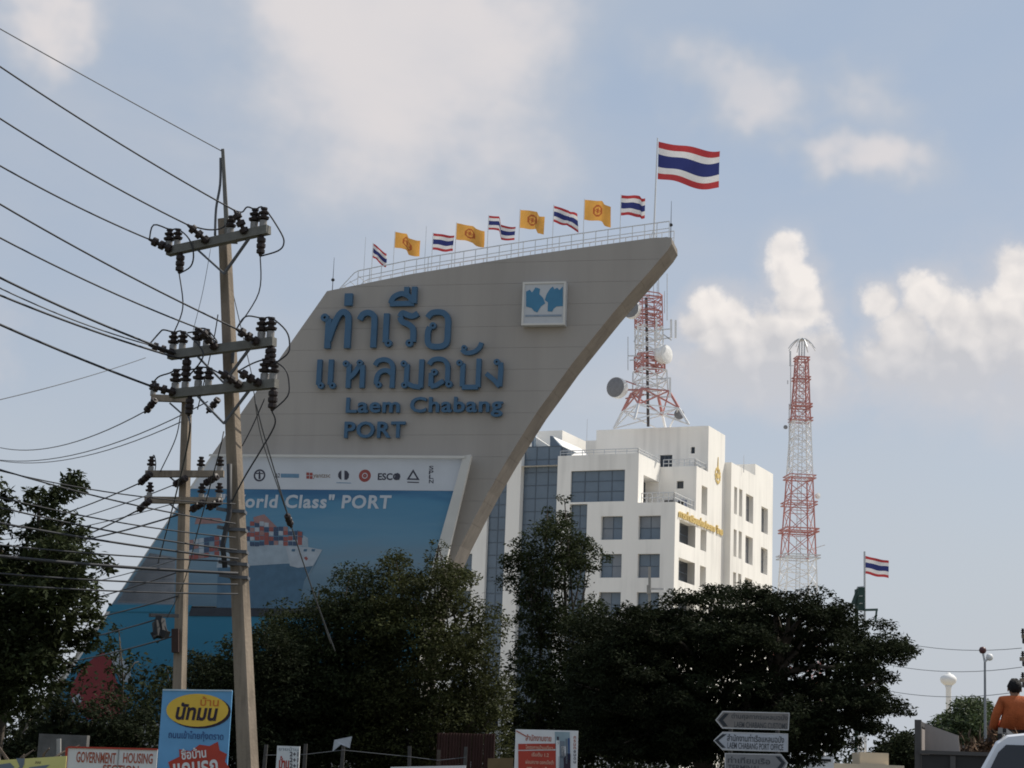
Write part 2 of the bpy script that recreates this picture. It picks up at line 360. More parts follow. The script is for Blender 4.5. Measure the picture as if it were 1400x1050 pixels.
# Thai letters drawn as strokes (x right, y up, unit height)
def ring(cx, cy, r, n=12): return ('ring', cx, cy, r)
G = {
 'tho': (1.0, [[(.25, .82), (.25, 0)], [(.27, .22), (.40, .62), (.55, .92), (.70, 1.0), (.82, .88), (.84, .65), (.84, 0)], ring(.13, .85, .10)]),
 'mai': (0.3, [[(.0, .02), (.0, .26)]]),
 'aa': (.75, [[(.02, .80), (.12, .95), (.32, 1.0), (.5, .93), (.56, .75), (.56, 0)]]),
 'e': (.5, [[(.08, 1.0), (.08, .14)], ring(.18, .11, .10)]),
 'ro': (.75, [[(.04, .88), (.12, .99), (.3, .93), (.46, .90), (.62, .98)], [(.05, .88), (.12, .74), (.32, .66), (.46, .56), (.5, .42), (.5, .14)], ring(.39, .11, .10)]),
 'uee': (.8, [[(0, .02), (.68, .02)], [(.02, .03), (.10, .22), (.32, .32), (.52, .24), (.66, .06)], [(.46, .26), (.46, .52)], [(.68, .02), (.68, .52)]]),
 'o': (.95, [[(.16, .56), (.10, .42), (.11, .12), (.22, .01), (.45, -.02), (.66, .02), (.76, .14), (.77, .5), (.76, .78), (.64, .95), (.42, 1.0), (.2, .97), (.06, .84)], ring(.26, .60, .09)]),
 'ho': (.95, [[(.24, .84), (.24, 0)], [(.25, .34), (.42, .48), (.55, .66), (.62, .78)], [(.74, .80), (.76, .6), (.76, 0)], ring(.12, .86, .10), ring(.64, .88, .10)]),
 'lo': (.95, [[(.03, .80), (.15, .95), (.4, 1.0), (.62, .94), (.74, .78), (.76, .6), (.76, 0)], [(.75, .46), (.58, .60), (.35, .60), (.18, .48), (.12, .30), (.13, .14)], ring(.22, .11, .10)]),
 'mo': (1.0, [[(.24, .84), (.24, .16)], [(.27, .16), (.5, .06), (.78, .02)], [(.78, 0), (.78, 1.0)], ring(.12, .86, .10), ring(.18, .10, .10)]),
 'cho': (.98, [[(.03, .80), (.15, .95), (.4, 1.0), (.62, .94), (.74, .78), (.76, .6), (.76, .18)], [(.13, .50), (.13, .03)], [(.13, .03), (.34, .06), (.62, .22)], ring(.25, .53, .11), ring(.84, .10, .11)]),
 'bo': (1.0, [[(.24, .84), (.24, .03)], [(.24, .0), (.80, .0)], [(.80, .0), (.80, 1.0)], ring(.12, .86, .10)]),
 'han': (.7, [[(.02, .12), (.16, 0), (.4, .02), (.58, .16), (.66, .36)], ring(.10, .18, .09)]),
 'ngo': (.8, [[(.50, .84), (.52, .6), (.50, 0)], [(.50, .0), (.32, .22), (.04, .46)], ring(.38, .86, .10)]),
}
def glyph(name, key, a0, z0, h, wx, depth, off, m, parent, wid=.165):
    mb = MB()
    for si, st in enumerate(G[key][1]):
        dd = depth + .012*si
        if st[0] == 'ring':
            _, cx, cy, r = st; n = 14; ro, ri = r*1.12, r*.38
            c = [(math.cos(2*math.pi*k/n), math.sin(2*math.pi*k/n)) for k in range(n)]
            vs = []
            for rr, d in ((ro, dd), (ri, dd), (ro, 0), (ri, 0)): vs += [SG.to3(a0+cx*wx+x*rr*h, z0+(cy+y*rr)*h, off+d) for x, y in c]
            fs = []
            for k in range(n):
                k2 = (k+1) % n
                fs += [(k, k2, n+k2, n+k), (k, 2*n+k, 2*n+k2, k2), (n+k, n+k2, 3*n+k2, 3*n+k)]
            mb.add(vs, fs); continue
        pts = catrom(st, 5) if len(st) > 3 else st
        pts = [(a0+x*wx, z0+y*h) for x, y in pts]; L = []; Rr = []; hw = wid*h/2
        for i, p in enumerate(pts):
            q0, q1 = Vector(pts[max(0, i-1)]), Vector(pts[min(len(pts)-1, i+1)]); d = (q1-q0).normalized(); nn = Vector((-d.y, d.x))*hw
            L.append((p[0]+nn.x, p[1]+nn.y)); Rr.append((p[0]-nn.x, p[1]-nn.y))
        n = len(pts); vs = [SG.to3(a, b, off+dd) for a, b in L+Rr] + [SG.to3(a, b, off) for a, b in L+Rr]
        fs = []
        for i in range(n-1): fs += [(i, i+1, n+i+1, n+i), (i, 2*n+i, 2*n+i+1, i+1), (n+i, n+i+1, 3*n+i+1, 3*n+i)]
        fs += [(0, n, 3*n, 2*n), (n-1, 2*n-1, 4*n-1, 3*n-1)]
        mb.add(vs, fs)
    return mb.build(name, m, parent)
DEP, OFF = .26, .10
def put(key, px0, px1, pyt, pyb, fullw):     # glyph whose unit height spans pyt..pyb
    a0, z0 = SG.to2(px0, pyb); a1, z1 = SG.to2(px1, pyt)
    glyph('letter', key, a0, z0, z1-z0, (a1-a0)/fullw, DEP, OFF, LBLUE, monument)
put('tho', 438, 481, 428, 478, .88)
a0, z0 = SG.to2(478, 421); a1, z1 = SG.to2(478, 403)
glyph('letter', 'mai', a0, z0, (z1-z0)/.26, 1, DEP, OFF, LBLUE, monument, wid=.155)
put('aa', 491, 516, 429, 477, .60); put('e', 525, 540, 430, 476, .30); put('ro', 545, 575, 429, 476, .66); put('o', 582, 617, 428, 475, .82)
a0, z0 = SG.to2(535, 418); a1, z1 = SG.to2(569, 394)
glyph('letter', 'uee', a0, z0, (z1-z0)/.52, (a1-a0)/.68, DEP, OFF, LBLUE, monument, wid=.155)
put('e', 434.5, 447, 493, 533, .30); put('e', 450, 463, 493, 533, .30); put('ho', 469, 501, 493, 532, .82); put('lo', 512, 541, 493, 532, .80)
put('mo', 548, 581, 493, 532, .84); put('cho', 586, 616, 492, 531, .80); put('bo', 624, 659, 492, 531, .86); put('ngo', 664, 691, 491, 530, .62)
a0, z0 = SG.to2(632, 484); a1, z1 = SG.to2(660, 470)
glyph('letter', 'han', a0, z0, (z1-z0)/.36, (a1-a0)/.66, DEP, OFF, LBLUE, monument, wid=.155)
text('letter', 'Laem Chabang', SG, rect(SG, 474, 543, 689, 572), .22, .08, LBLUE, monument, offset=.022, split=True, spacing=1.08)
text('letter', 'PORT', SG, rect(SG, 472, 577, 556, 600), .22, .08, LBLUE, monument, offset=.022, split=True, spacing=1.08)
# square emblem box
b = rect(SG, 715.5, 388, 776.5, 448)
lp = MB().prism([(b[0], b[1]), (b[2], b[1]), (b[2], b[3]), (b[0], b[3])], fr, .04, .55).build('emblem_panel', mat('emblem_white', (.50, .51, .52), .5, .05, 1), monument)
EMB = mat('emblem_blue', (.06, .20, .33), .5, .1, 1)
def shape(name, pl, pts, off, m, parent, thick=.02):
    return MB().prism([pl.to2(*p) for p in pts], lambda a, z, d: pl.to3(a, z, d), off, off+thick).build(name, m, parent)
k = lambda x, y: (716+(x-1090)/3.684, 370+y/3.684)
shape('emblem_mark', SG, [k(*p) for p in [(1112, 118), (1130, 108), (1142, 122), (1160, 96), (1182, 104), (1178, 130), (1196, 148), (1208, 176), (1186, 192), (1168, 222), (1152, 216), (1140, 200), (1112, 192)]], .551, EMB, lp)
shape('emblem_mark', SG, [k(*p) for p in [(1216, 130), (1232, 104), (1246, 92), (1254, 106), (1268, 98), (1280, 110), (1296, 92), (1296, 190), (1264, 192), (1250, 204), (1242, 218), (1220, 216), (1222, 172), (1206, 160)]], .551, EMB, lp)
shape('emblem_caption', SG, [k(*p) for p in [(1108, 234), (1290, 232), (1290, 242), (1108, 244)]], .551, mat('emblem_caption', (.25, .3, .36), .6), lp)
bf = MB(); t_ = .12
for (x0, y0, x1, y1) in ((b[0], b[1], b[2], b[1]+t_), (b[0], b[3]-t_, b[2], b[3]), (b[0], b[1]+t_, b[0]+t_, b[3]-t_), (b[2]-t_, b[1]+t_, b[2], b[3]-t_)):
    bf.prism([(x0, y0), (x1, y0), (x1, y1), (x0, y1)], fr, .551, .60)
bf.build('emblem_border', OFRAME, lp)
# roof railing
topline = [(447, 398), (560, 375), (640, 362), (715, 350), (785, 340), (850, 331), (914, 322.5)]
tp = [SG.to2(*p) for p in topline]
def top_z(a):
    for i in range(len(tp)-1):
        if tp[i][0] <= a <= tp[i+1][0] or i == len(tp)-2: return tp[i][1] + (tp[i+1][1]-tp[i][1])*(a-tp[i][0])/(tp[i+1][0]-tp[i][0])
aL = SG.to2(487, 391)[0]; aR = SG.to2(914, 322)[0]
rl = empty('roof_railing', SG.to3(aL, top_z(aL), -1.5), 'thin white safety railing along the sloping top of the monument', 'railing')
def rail(parent, offd):
    npost = 27
    for h, rad in ((.98, .035), (.55, .025)):
        MB().tube([SG.to3(aL+(aR-aL)*i/12, top_z(aL+(aR-aL)*i/12)+h, offd) for i in range(13)], rad, 6).build('rail', RAILW, parent)
    for i in range(npost):
        a = aL+(aR-aL)*i/(npost-1)
        MB().tube([SG.to3(a, top_z(a)-.03, offd), SG.to3(a, top_z(a)+.98, offd)], .03, 6).build('post', RAILW, parent)
rail(rl, -.25); rail(rl, -TH+.3)
a2 = SG.to2(460, 394)[0]
for d_ in (-.25, -TH+.3):
    MB().tube([SG.to3(a2, top_z(a2)-.03, d_), SG.to3(aL-.25, top_z(aL)+.85, d_), SG.to3(aL, top_z(aL)+.98, d_)], .03, 6).build('rail', RAILW, rl)
    MB().tube([SG.to3(a2, top_z(a2)-.03, d_), SG.to3(aL-.6, top_z(aL)+.2, d_), SG.to3(aL, top_z(aL)+.5, d_)], .02, 6).build('rail', RAILW, rl)
for f_ in (.3, .6, 1.0):
    p0 = SG.to3(a2+(aL-a2)*f_, top_z(a2)+.85*f_+.05, -.25); p1 = SG.to3(a2+(aL-a2)*f_, top_z(a2)+.85*f_+.05, -TH+.3)
    MB().tube([p0, p1], .02, 6).build('rail', RAILW, rl)
# ------------------------------------------------------------ flags
def cloth(mb_fn, name, parent, pole_top, wdt, hgt, dirv, wave, droop, mats, pattern, fold=None, nx=26, ny=20, phase=0.0):
    """a waving cloth hung from pole_top; pattern(u,v)->material index"""
    dirv = Vector(dirv).normalized(); side = Vector((-dirv.y, dirv.x, 0)); vs = []
    for j in range(ny+1):
        for i in range(nx+1):
            u, v = i/nx, j/ny
            am = wave*1.35*(u**.7)
            s_ = math.sin(u*7.5+phase+v*1.3)*am + math.sin(u*3.1+phase*1.7-v*2.2)*am*.6
            z_ = -v*hgt - droop*u*wdt + math.sin(u*6.2+phase)*wave*.35*u + math.sin(u*11+v*4+phase)*wave*.08
            x_ = u*wdt
            if fold and u > fold[0]:
                t = (u-fold[0]); s_ += fold[2]*math.sin(min(1, t/(1-fold[0]))*math.pi*.5); z_ -= fold[1]*hgt*min(1, t/.10); x_ -= fold[3]*wdt*min(1, t/.12)
            vs.append(Vector(pole_top) + dirv*x_ + side*s_ + Vector((0, 0, z_)))
    mb = MB()
    for p in vs: mb.v.append(tuple(p))
    for j in range(ny):
        for i in range(nx):
            a = j*(nx+1)+i; mb.f.append((a, a+1, a+nx+2, a+nx+1)); mb.m.append(pattern((i+.5)/nx, (j+.5)/ny))
    return mb.build(name, mats, parent, smooth=True, fix=False)
def thai_pat(u, v):
    return 0 if v < 1/6 or v > 5/6 else (1 if v < 1/3 or v > 2/3 else 2)
def yel_pat(u, v):
    x = (u-.5)*1.5; y = (v-.5); r = math.hypot(x, y)
    if .20 < r < .30: return 1
    if r < .15 and (int((x+1)*14)+int((y+1)*14)) % 2 == 0: return 1
    if r < .09: return 1
    return 0
TM = [FRED, FWHITE, FBLUE]; YM = [FYEL, FEMB]
wind = Vector((.97, -.24, 0))
flag_spec = [
 ('t', 510, 333, .75, .80, .75, .22, None, 'small half-furled tricolour flag nearest the left end of the railing', .3, .2),
 ('y', 540, 317, 1.50, .92, .20, .10, (.48, .22, .30, .05), 'yellow flag first from the left end of the monument top', 1.0, 0),
 ('t', 592, 319, 1.25, .95, .16, .10, None, 'evenly spread tricolour flag between the first two yellow flags', 2.1, 0),
 ('y', 624, 305, 1.60, .95, .22, .12, (.62, .08, .22, .02), 'yellow flag second from the left, drooping at its end', .2, 0),
 ('t', 668, 295, 1.60, .80, .12, .10, (.40, .55, .35, .06), 'tricolour flag folded into two steps between two yellow flags', 1.7, 0),
 ('y', 711, 287, 1.42, 1.05, .12, .10, (.66, .22, .25, .03), 'yellow flag third from the left, directly above the emblem box', 2.9, 0),
 ('t', 757, 281, 1.40, .95, .34, .20, (.55, .05, .2, .02), 'rippling tricolour flag just right of the emblem box', 4.0, 0),
 ('y', 799, 273, 1.50, 1.15, .14, .10, (.68, .16, .2, .02), 'rightmost yellow flag on the monument top', 5.1, 0),
 ('t', 849, 267, 1.40, 1.15, .06, .14, (.75, .08, .2, .06), 'tricolour flag with tucked lower hem right of the last yellow flag', .9, 0)]
for (ty, px, py, wd, hg, dr, wv, fold, lab, ph, _) in flag_spec:
    a_, z_ = SG.to2(px, py, -1.2); zb = top_z(a_)
    fo = empty('flag', SG.to3(a_, zb, -1.2), lab, 'flag', 'flags along the monument top')
    wd *= 1.08; hg *= 1.10
    MB().tube([SG.to3(a_+.0, zb-.02, -1.2), SG.to3(a_, z_+.05, -1.2)], .03, 6, r2=.02).build('flagpole', RAILW, fo)
    a_ += .03
    cloth(None, 'cloth', fo, SG.to3(a_, z_, -1.2), wd, hg, wind, wv, dr, TM if ty == 't' else YM, thai_pat if ty == 't' else yel_pat, fold, phase=ph)
a_, z_ = SG.to2(899, 194, -1.5); a_b, _z = SG.to2(894, 303, -1.5)
fo = empty('flag', SG.to3(a_b, top_z(a_b), -1.5), 'very large tricolour flag flying on the tallest pole at the monument tip', 'flag', 'flags along the monument top')
MB().tube([SG.to3(a_b, top_z(a_b)-.02, -1.5), SG.to3(a_, z_+.25, -1.5)], .06, 8, r2=.04).build('flagpole', RAILW, fo)
MB().tube([SG.to3(a_b-.02, top_z(a_b)+.95, -1.5), SG.to3(a_b-.3, top_z(a_b), -1.5)], .025, 6).build('brace', RAILW, fo)
MB().tube([SG.to3(a_b+.02, top_z(a_b)+.95, -1.5), SG.to3(a_b+.35, top_z(a_b), -1.5)], .025, 6).build('brace', RAILW, fo)
cloth(None, 'cloth', fo, SG.to3(a_+.06, z_, -1.5), 3.75, 2.35, wind, .30, .22, TM, thai_pat, None, nx=40, ny=24, phase=1.2)
# lightning rods
for px, pyt, lab in ((457, 352, 'thin dark lightning rod at the left corner of the monument top'), (918, 275, 'thin lightning rod at the pointed right tip of the monument'), (583, 309, 'pale thin rod standing left of the third flag'), (500, 324, 'faint pale rod left of the half-furled flag')):
    a_, z_ = SG.to2(px, pyt, -.6); zb = top_z(max(a_, tp[0][0]+.02)); lr = empty('lightning_rod', SG.to3(a_, zb, -.6), lab, 'lightning rod', 'rods on the monument top')
    thin = px in (583, 500)
    MB().tube([SG.to3(a_, zb-.05, -.6), SG.to3(a_, z_, -.6)], .018 if thin else .03, 6, r2=.012).build('rod', STEEL if thin else WIREG, lr)
    if not thin:
        MB().lathe([(.05, 0), (.11, .05), (.11, .14), (.04, .2)], 8, fr=lambda v: SG.to3(a_, zb, -.6) + Vector((v.x, v.y, v.z+.75))).build('collar', WIRE, lr)

# ------------------------------------------------------------ billboard on the monument
bb = empty('billboard', SG.to3(-9, 0, .5), 'huge ship advertisement billboard with white sponsor band on the monument base', 'billboard')
BT = .75
FRONT = Plane(SG.to3(0, 0, BT), R(13))
q = lambda px, py: FRONT.to2(px, py)
frB = lambda a, z, d: FRONT.to3(a, z, d)
upper = [q(152, 828), q(290, 621), q(639, 624), q(577, 832)]
MB().prism(upper, frB, 0, -BT+.02).build('backing_panel', OFRAME, bb)
def gradmat(name, stops, wave=.06):
    m = bpy.data.materials.new(name); m.use_nodes = True; t = m.node_tree; b_ = t.nodes['Principled BSDF']; b_.inputs['Roughness'].default_value = .55; b_.inputs['Specular IOR Level'].default_value = .25
    g_ = t.nodes.new('ShaderNodeNewGeometry'); sx = t.nodes.new('ShaderNodeSeparateXYZ'); t.links.new(g_.outputs['Position'], sx.inputs[0])
    mp = t.nodes.new('ShaderNodeMapping'); mp.inputs['Scale'].default_value = (.16, .16, .9); t.links.new(g_.outputs['Position'], mp.inputs[0])
    n_ = t.nodes.new('ShaderNodeTexNoise'); n_.inputs['Scale'].default_value = 1.0; n_.inputs['Detail'].default_value = 6; n_.inputs['Distortion'].default_value = .8; t.links.new(mp.outputs[0], n_.inputs['Vector'])
    r_ = t.nodes.new('ShaderNodeMapRange'); z0, z1 = stops[0][0], stops[-1][0]; r_.inputs[1].default_value = z0; r_.inputs[2].default_value = z1; t.links.new(sx.outputs[2], r_.inputs[0])
    ad = t.nodes.new('ShaderNodeMath'); ad.operation = 'MULTIPLY_ADD'; ad.inputs[1].default_value = wave*4; t.links.new(n_.outputs['Fac'], ad.inputs[0])
    s2 = t.nodes.new('ShaderNodeMath'); s2.operation = 'SUBTRACT'; s2.inputs[1].default_value = wave*2; t.links.new(r_.outputs[0], s2.inputs[0]); t.links.new(s2.outputs[0], ad.inputs[2])
    cr = t.nodes.new('ShaderNodeValToRGB'); t.links.new(ad.outputs[0], cr.inputs[0])
    el = cr.color_ramp.elements
    for i, (zz, c) in enumerate(stops):
        p_ = (zz-z0)/(z1-z0)
        e = el[0] if i == 0 else (el[-1] if i == len(stops)-1 else el.new(p_))
        e.position = p_; e.color = (*c, 1)
    t.links.new(cr.outputs[0], b_.inputs['Base Color']); return m
zA, zB = q(400, 668)[1], q(400, 828)[1]
SEA = gradmat('ship_print', [(zB, (.10, .17, .23)), (zB+.35*(zA-zB), (.17, .26, .33)), (zB+.6*(zA-zB), (.135, .275, .385)), (zB+.86*(zA-zB), (.085, .235, .365)), (zA, (.045, .135, .26))], .10)
TEAL = gradmat('teal_print', [(q(200, 990)[1], (.02, .10, .17)), (q(200, 900)[1], (.025, .15, .24)), (q(200, 830)[1], (.03, .17, .27))], .1)
def pane(name, px_poly, off, m, th=.012): return shape(name, FRONT, px_poly, off, m, bb, th)
white_in = [(266, 664), (295, 627), (632, 630), (619, 669)]
pane('sponsor_band', [(262.5, 668), (291, 625), (633, 628.5), (621, 671)], .01, OFFW)
pane('printed_banner', [(152.5, 827.8), (261, 668.3), (621.5, 671.3), (577, 831.6)], .01, SEA)
pane('frame_border', [(634, 629), (632, 625), (645, 622.5), (646, 625), (598, 826), (577, 830)], .01, OFRAME, .30)
pane('frame_border', [(289, 622), (639, 624.5), (637, 628), (288, 625)], .315, OFRAME, .03)
# ship painted on the banner, as flat printed patches
CH = {'hw': (.30, .36, .41), 'hd': (.07, .14, .21), 'cr': (.27, .085, .075), 'cn': (.05, .08, .14), 'cw': (.36, .40, .44), 'co': (.29, .17, .16), 'hg': (.18, .25, .31)}
PM = {k_: mat('print_'+k_, c, .55, .12, 2.0) for k_, c in CH.items()}
K2 = lambda x, y: (280+x/3.684, 600+y/3.684)
def pp_(name, pts, off, m): return pane(name, [K2(*p) for p in pts], off, PM[m], .004)
pp_('printed_hull', [(70, 560), (200, 540), (420, 535), (590, 560), (560, 630), (500, 720), (470, 855), (60, 850)], .024, 'hd')
pp_('printed_hull_top', [(70, 560), (200, 538), (420, 533), (592, 558), (545, 640), (420, 628), (215, 640), (60, 650)], .030, 'hw')
pp_('printed_bow', [(410, 545), (520, 545), (592, 560), (545, 640), (470, 650), (430, 640)], .036, 'cw')
pp_('printed_hull', [(500, 720), (545, 640), (592, 560), (520, 700)], .036, 'hg')
pp_('printed_anchor', [(500, 600), (512, 592), (522, 604), (512, 614)], .042, 'cr')
rr = random.Random(3)
for i in range(12):
    for j in range(5):
        x0 = 205 + i*24; top = 420 + (0 if 1 <= i < 5 else 22) + (i > 8)*26 + rr.randint(-4, 4); y0 = top + j*24
        if y0 > 520 or y0 < top: continue
        pp_('printed_container', [(x0, y0), (x0+22, y0+1), (x0+22, y0+22), (x0, y0+22)], .036+.001*((i+j) % 2), rr.choice(['cr', 'cr', 'co', 'cn', 'cn', 'cw', 'cr']))
for i in range(7):
    for j in range(4):
        x0 = -80 + i*26; y0 = 510 + j*26 + i*-4
        pp_('printed_container', [(x0, y0), (x0+24, y0-3), (x0+24, y0+20), (x0, y0+23)], .036+.001*((i+j) % 2), rr.choice(['cr', 'co', 'cw', 'cn', 'cr', 'hg']))
pp_('printed_mast', [(245, 395), (300, 380), (330, 410), (370, 450), (300, 440), (250, 420)], .030, 'co')
pp_('printed_crane', [(-40, 395), (80, 400), (100, 425), (-50, 430)], .030, 'co')
for x in (440, 500, 540): pp_('printed_window', [(x, 555), (x+18, 556), (x+14, 568), (x-2, 567)], .042, 'hd')
pp_('printed_bridge', [(425, 455), (470, 470), (520, 500), (522, 545), (418, 535)], .030, 'hw')
pp_('printed_bridge', [(465, 460), (495, 470), (495, 500), (470, 490)], .036, 'hd')
# grey printed wake on the left
pane('printed_wake', [(160, 824), (205, 756), (240, 762), (238, 826)], .018, mat('print_wake', (.23, .24, .26), .6, .15, .8), .004)
text('banner_lettering', 'A "World Class" PORT', FRONT, (q(272, 694)[0], q(400, 695)[1], q(535, 694)[0], q(535, 676.5)[1]), .01, .03, mat('banner_text', (.50, .53, .57), .5, .04), bb, offset=.03, spacing=1.1, slant=.06, split=True)
# sponsor logos
LK = mat('logo_ink', (.05, .05, .07), .6); LR = mat('logo_red', (.30, .07, .06), .6); LB = mat('logo_blue', (.14, .25, .36), .6)
def ringp(cxp, cyp, ro, ri, m, n=20, off=.026, y0=1.0):
    mb = MB(); c = q(cxp, cyp); s_ = 110/F*.98
    vs = []
    for rr_ in (ro, ri): vs += [FRONT.to3(c[0]+math.cos(2*math.pi*k_/n)*rr_*s_*y0, c[1]+math.sin(2*math.pi*k_/n)*rr_*s_, off) for k_ in range(n)]
    mb.add(vs, [(k_, (k_+1) % n, n+(k_+1) % n, n+k_) for k_ in range(n)]); return mb.build('sponsor_logo', m, bb, fix=False)
ringp(355, 650, 9, 6.5, LK); pane('sponsor_logo', [(354, 644.5), (356, 644.5), (356.5, 655), (353.5, 655)], .026, LK, .003); pane('sponsor_logo', [(350, 646.5), (360, 646.8), (360, 648.2), (350, 648)], .030, LK, .003)
text('sponsor_logo', 'A2', FRONT, rect(FRONT, 376, 647, 383, 653), .004, .026, LK, bb, offset=.02); pane('sponsor_logo', [(384, 647.5), (409, 648), (409, 653.5), (384, 653)], .026, LB, .003)
for dx, dy in ((0, 0), (4.6, .3), (0, 4.6), (4.6, 4.9)): pane('sponsor_logo', [(419+dx, 646+dy), (423+dx, 646+dy), (423+dx, 650+dy), (419+dx, 650+dy)], .026, LR, .003)
text('sponsor_logo', 'yantzsc', FRONT, rect(FRONT, 428, 648, 452, 655), .004, .026, mat('logo_brown', (.22, .15, .10), .6), bb, offset=.01)
pane('sponsor_logo', [(462.5, 648), (464, 645), (467, 643.2), (467, 656), (464.5, 655), (462.5, 652)], .026, LK, .003); pane('sponsor_logo', [(471, 643.2), (474.5, 644), (477.5, 648), (477, 653), (474.5, 656), (471, 656)], .026, LK, .003)
pane('sponsor_logo', [(460, 659.5), (480, 660), (480, 661), (460, 660.5)], .026, LB, .003)
ringp(499, 650.5, 9, 4.2, LR); ringp(499, 650.5, 3, .5, LR)
text('sponsor_logo', 'ESCO', FRONT, rect(FRONT, 516.5, 647, 547.5, 656.5), .004, .026, LK, bb, offset=.03); pane('sponsor_logo', [(541, 648), (544, 646.5), (547, 648.5), (547.6, 652), (546, 656), (542, 656.5), (539.8, 653)], .034, LK, .003)
mbt = MB()
tri = [q(565, 641.5), q(574, 656.5), q(556, 656)]; tri2 = [q(565, 646), q(570, 654.3), q(560, 654)]
mbt.add([FRONT.to3(*t__, .026) for t__ in tri+tri2], [(0, 1, 4, 3), (1, 2, 5, 4), (2, 0, 3, 5)]); mbt.build('sponsor_logo', LK, bb, fix=False)
pane('sponsor_logo', [(557, 658.5), (573, 659), (573, 660.5), (557, 660)], .026, LK, .003)
for i, ch in enumerate('SPLN'): text('sponsor_logo', ch, FRONT, rect(FRONT, 586.5, 637+i*6.2, 593, 642.3+i*6.2), .004, .026, LK, bb, offset=.02)
# lower banner
MB().prism([q(45, 990), q(150, 832), q(576, 836), q(570, 1000)], frB, -.05, -BT+.02).build('lower_backing', OFRAME, bb)
pane('lower_banner', [(52, 986), (152, 834), (574, 838), (569, 995)], -.04, TEAL)
pane('banner_hem', [(150, 826.5), (263, 827.5), (259, 837), (145, 836)], .02, mat('hem_teal', (.03, .17, .27), .7, .08, 1), .01)
pane('dark_strip', [(262, 830.5), (575, 833.8), (574, 845), (258, 842)], .02, mat('strip_dark', (.035, .04, .05), .7), .01)
RP = mat('print_red', (.17, .024, .028), .6, .1, 1)
pane('printed_patch', [(95, 942), (112, 912), (140, 890), (155, 905), (158, 930), (176, 955), (160, 982), (120, 984), (100, 965)], -.024, RP, .004)
pane('printed_patch', [(148, 893), (160, 888), (178, 915), (180, 935), (165, 930)], -.018, mat('print_silver', (.3, .34, .38), .6), .004)
pane('printed_patch', [(98, 955), (108, 948), (112, 958), (104, 966)], -.018, mat('print_silver', (.3, .34, .38), .6), .004)
# plinth
MB().prism([(q(30, 1000)[0], 0), (q(600, 1000)[0], 0), (q(600, 1000)[0], q(300, 993)[1]), (q(30, 1000)[0], q(300, 993)[1])], frB, .5, -.9).build('plinth', mat('plinth', (.30, .29, .28), .9, .15, .6), monument)

# ------------------------------------------------------------ office building
AB = R(24)
FP = Plane(P(923.5, 686, 190), AB)                       # front (shaded) plane, a<0 to the left
UX = FP.a.copy(); VX = -FP.n                              # v runs away from the camera
WP = Plane(FP.o, AB - math.pi/2)                          # right face: a axis must point away
WP.a = VX.copy(); WP.n = UX.copy()
def uvz(u, v, z_): p = FP.o + UX*u + VX*v; return Vector((p.x, p.y, z_))
def plane_v(v): return Plane(FP.o + VX*v, AB)
def plane_u(u): pl = Plane(FP.o + UX*u, AB); pl.a = VX.copy(); pl.n = UX.copy(); return pl
bld = empty('office_building', uvz(-12, 8, 0), 'white multi-storey port office building with stepped terraces and blue glass', 'building')
def wall(mb, pl, r, holes, off=0.0, depth=.5):
    """wall rectangle r=(a0,z0,a1,z1) with recessed openings"""
    xs = sorted({r[0], r[2]} | {min(max(h[i], r[0]), r[2]) for h in holes for i in (0, 2)}); zs = sorted({r[1], r[3]} | {min(max(h[i], r[1]), r[3]) for h in holes for i in (1, 3)})
    for i in range(len(xs)-1):
        for j in range(len(zs)-1):
            cx, cz = (xs[i]+xs[i+1])/2, (zs[j]+zs[j+1])/2
            if any(h[0] < cx < h[2] and h[1] < cz < h[3] for h in holes): continue
            mb.add([pl.to3(xs[i], zs[j], off), pl.to3(xs[i+1], zs[j], off), pl.to3(xs[i+1], zs[j+1], off), pl.to3(xs[i], zs[j+1], off)], [(0, 1, 2, 3)])
    for h in holes:
        a0, z0, a1, z1 = max(h[0], r[0]), max(h[1], r[1]), min(h[2], r[2]), min(h[3], r[3])
        if a1 <= a0 or z1 <= z0: continue
        c = [(a0, z0), (a1, z0), (a1, z1), (a0, z1)]
        for k_ in range(4):
            p_, q_ = c[k_], c[(k_+1) % 4]
            mb.add([pl.to3(*p_, off), pl.to3(*q_, off), pl.to3(*q_, off-depth), pl.to3(*p_, off-depth)], [(0, 1, 2, 3)])
def window(pl, h, off, parent, m=GLASS, nx=2, nz=1, fw=.07, sill=True):
    a0, z0, a1, z1 = h; fb = MB()
    cs = [a0+(a1-a0)*i/nx for i in range(nx+1)]; rs = [z0+(z1-z0)*i/nz for i in range(nz+1)]
    f3 = lambda a, z_, d: pl.to3(a, z_, off+d)
    for c in cs: fb.prism([(c-fw/2, z0), (c+fw/2, z0), (c+fw/2, z1), (c-fw/2, z1)], f3, 0, .06)
    for r_ in rs: fb.prism([(a0, r_-fw/2), (a1, r_-fw/2), (a1, r_+fw/2), (a0, r_+fw/2)], f3, .003, .055)
    wf = fb.build('window', MULL, parent)
    for i in range(nx):
        for j in range(nz):
            e = fw/2+.004; jit = random.uniform(-.004, .004)
            MB().prism([(cs[i]+e, rs[j]+e), (cs[i+1]-e, rs[j]+e), (cs[i+1]-e, rs[j+1]-e), (cs[i]+e, rs[j+1]-e)], f3, .01+jit, .03+jit).build('pane', BLIND if (m is GLASS and nx == 2 and nz == 2 and random.random() < .3) else m, wf)
    return wf
def back_fill(mb, pl, h, off):  # closes an opening behind the glass
    a0, z0, a1, z1 = h; mb.add([pl.to3(a0, z0, off), pl.to3(a1, z0, off), pl.to3(a1, z1, off), pl.to3(a0, z1, off)], [(0, 1, 2, 3)])
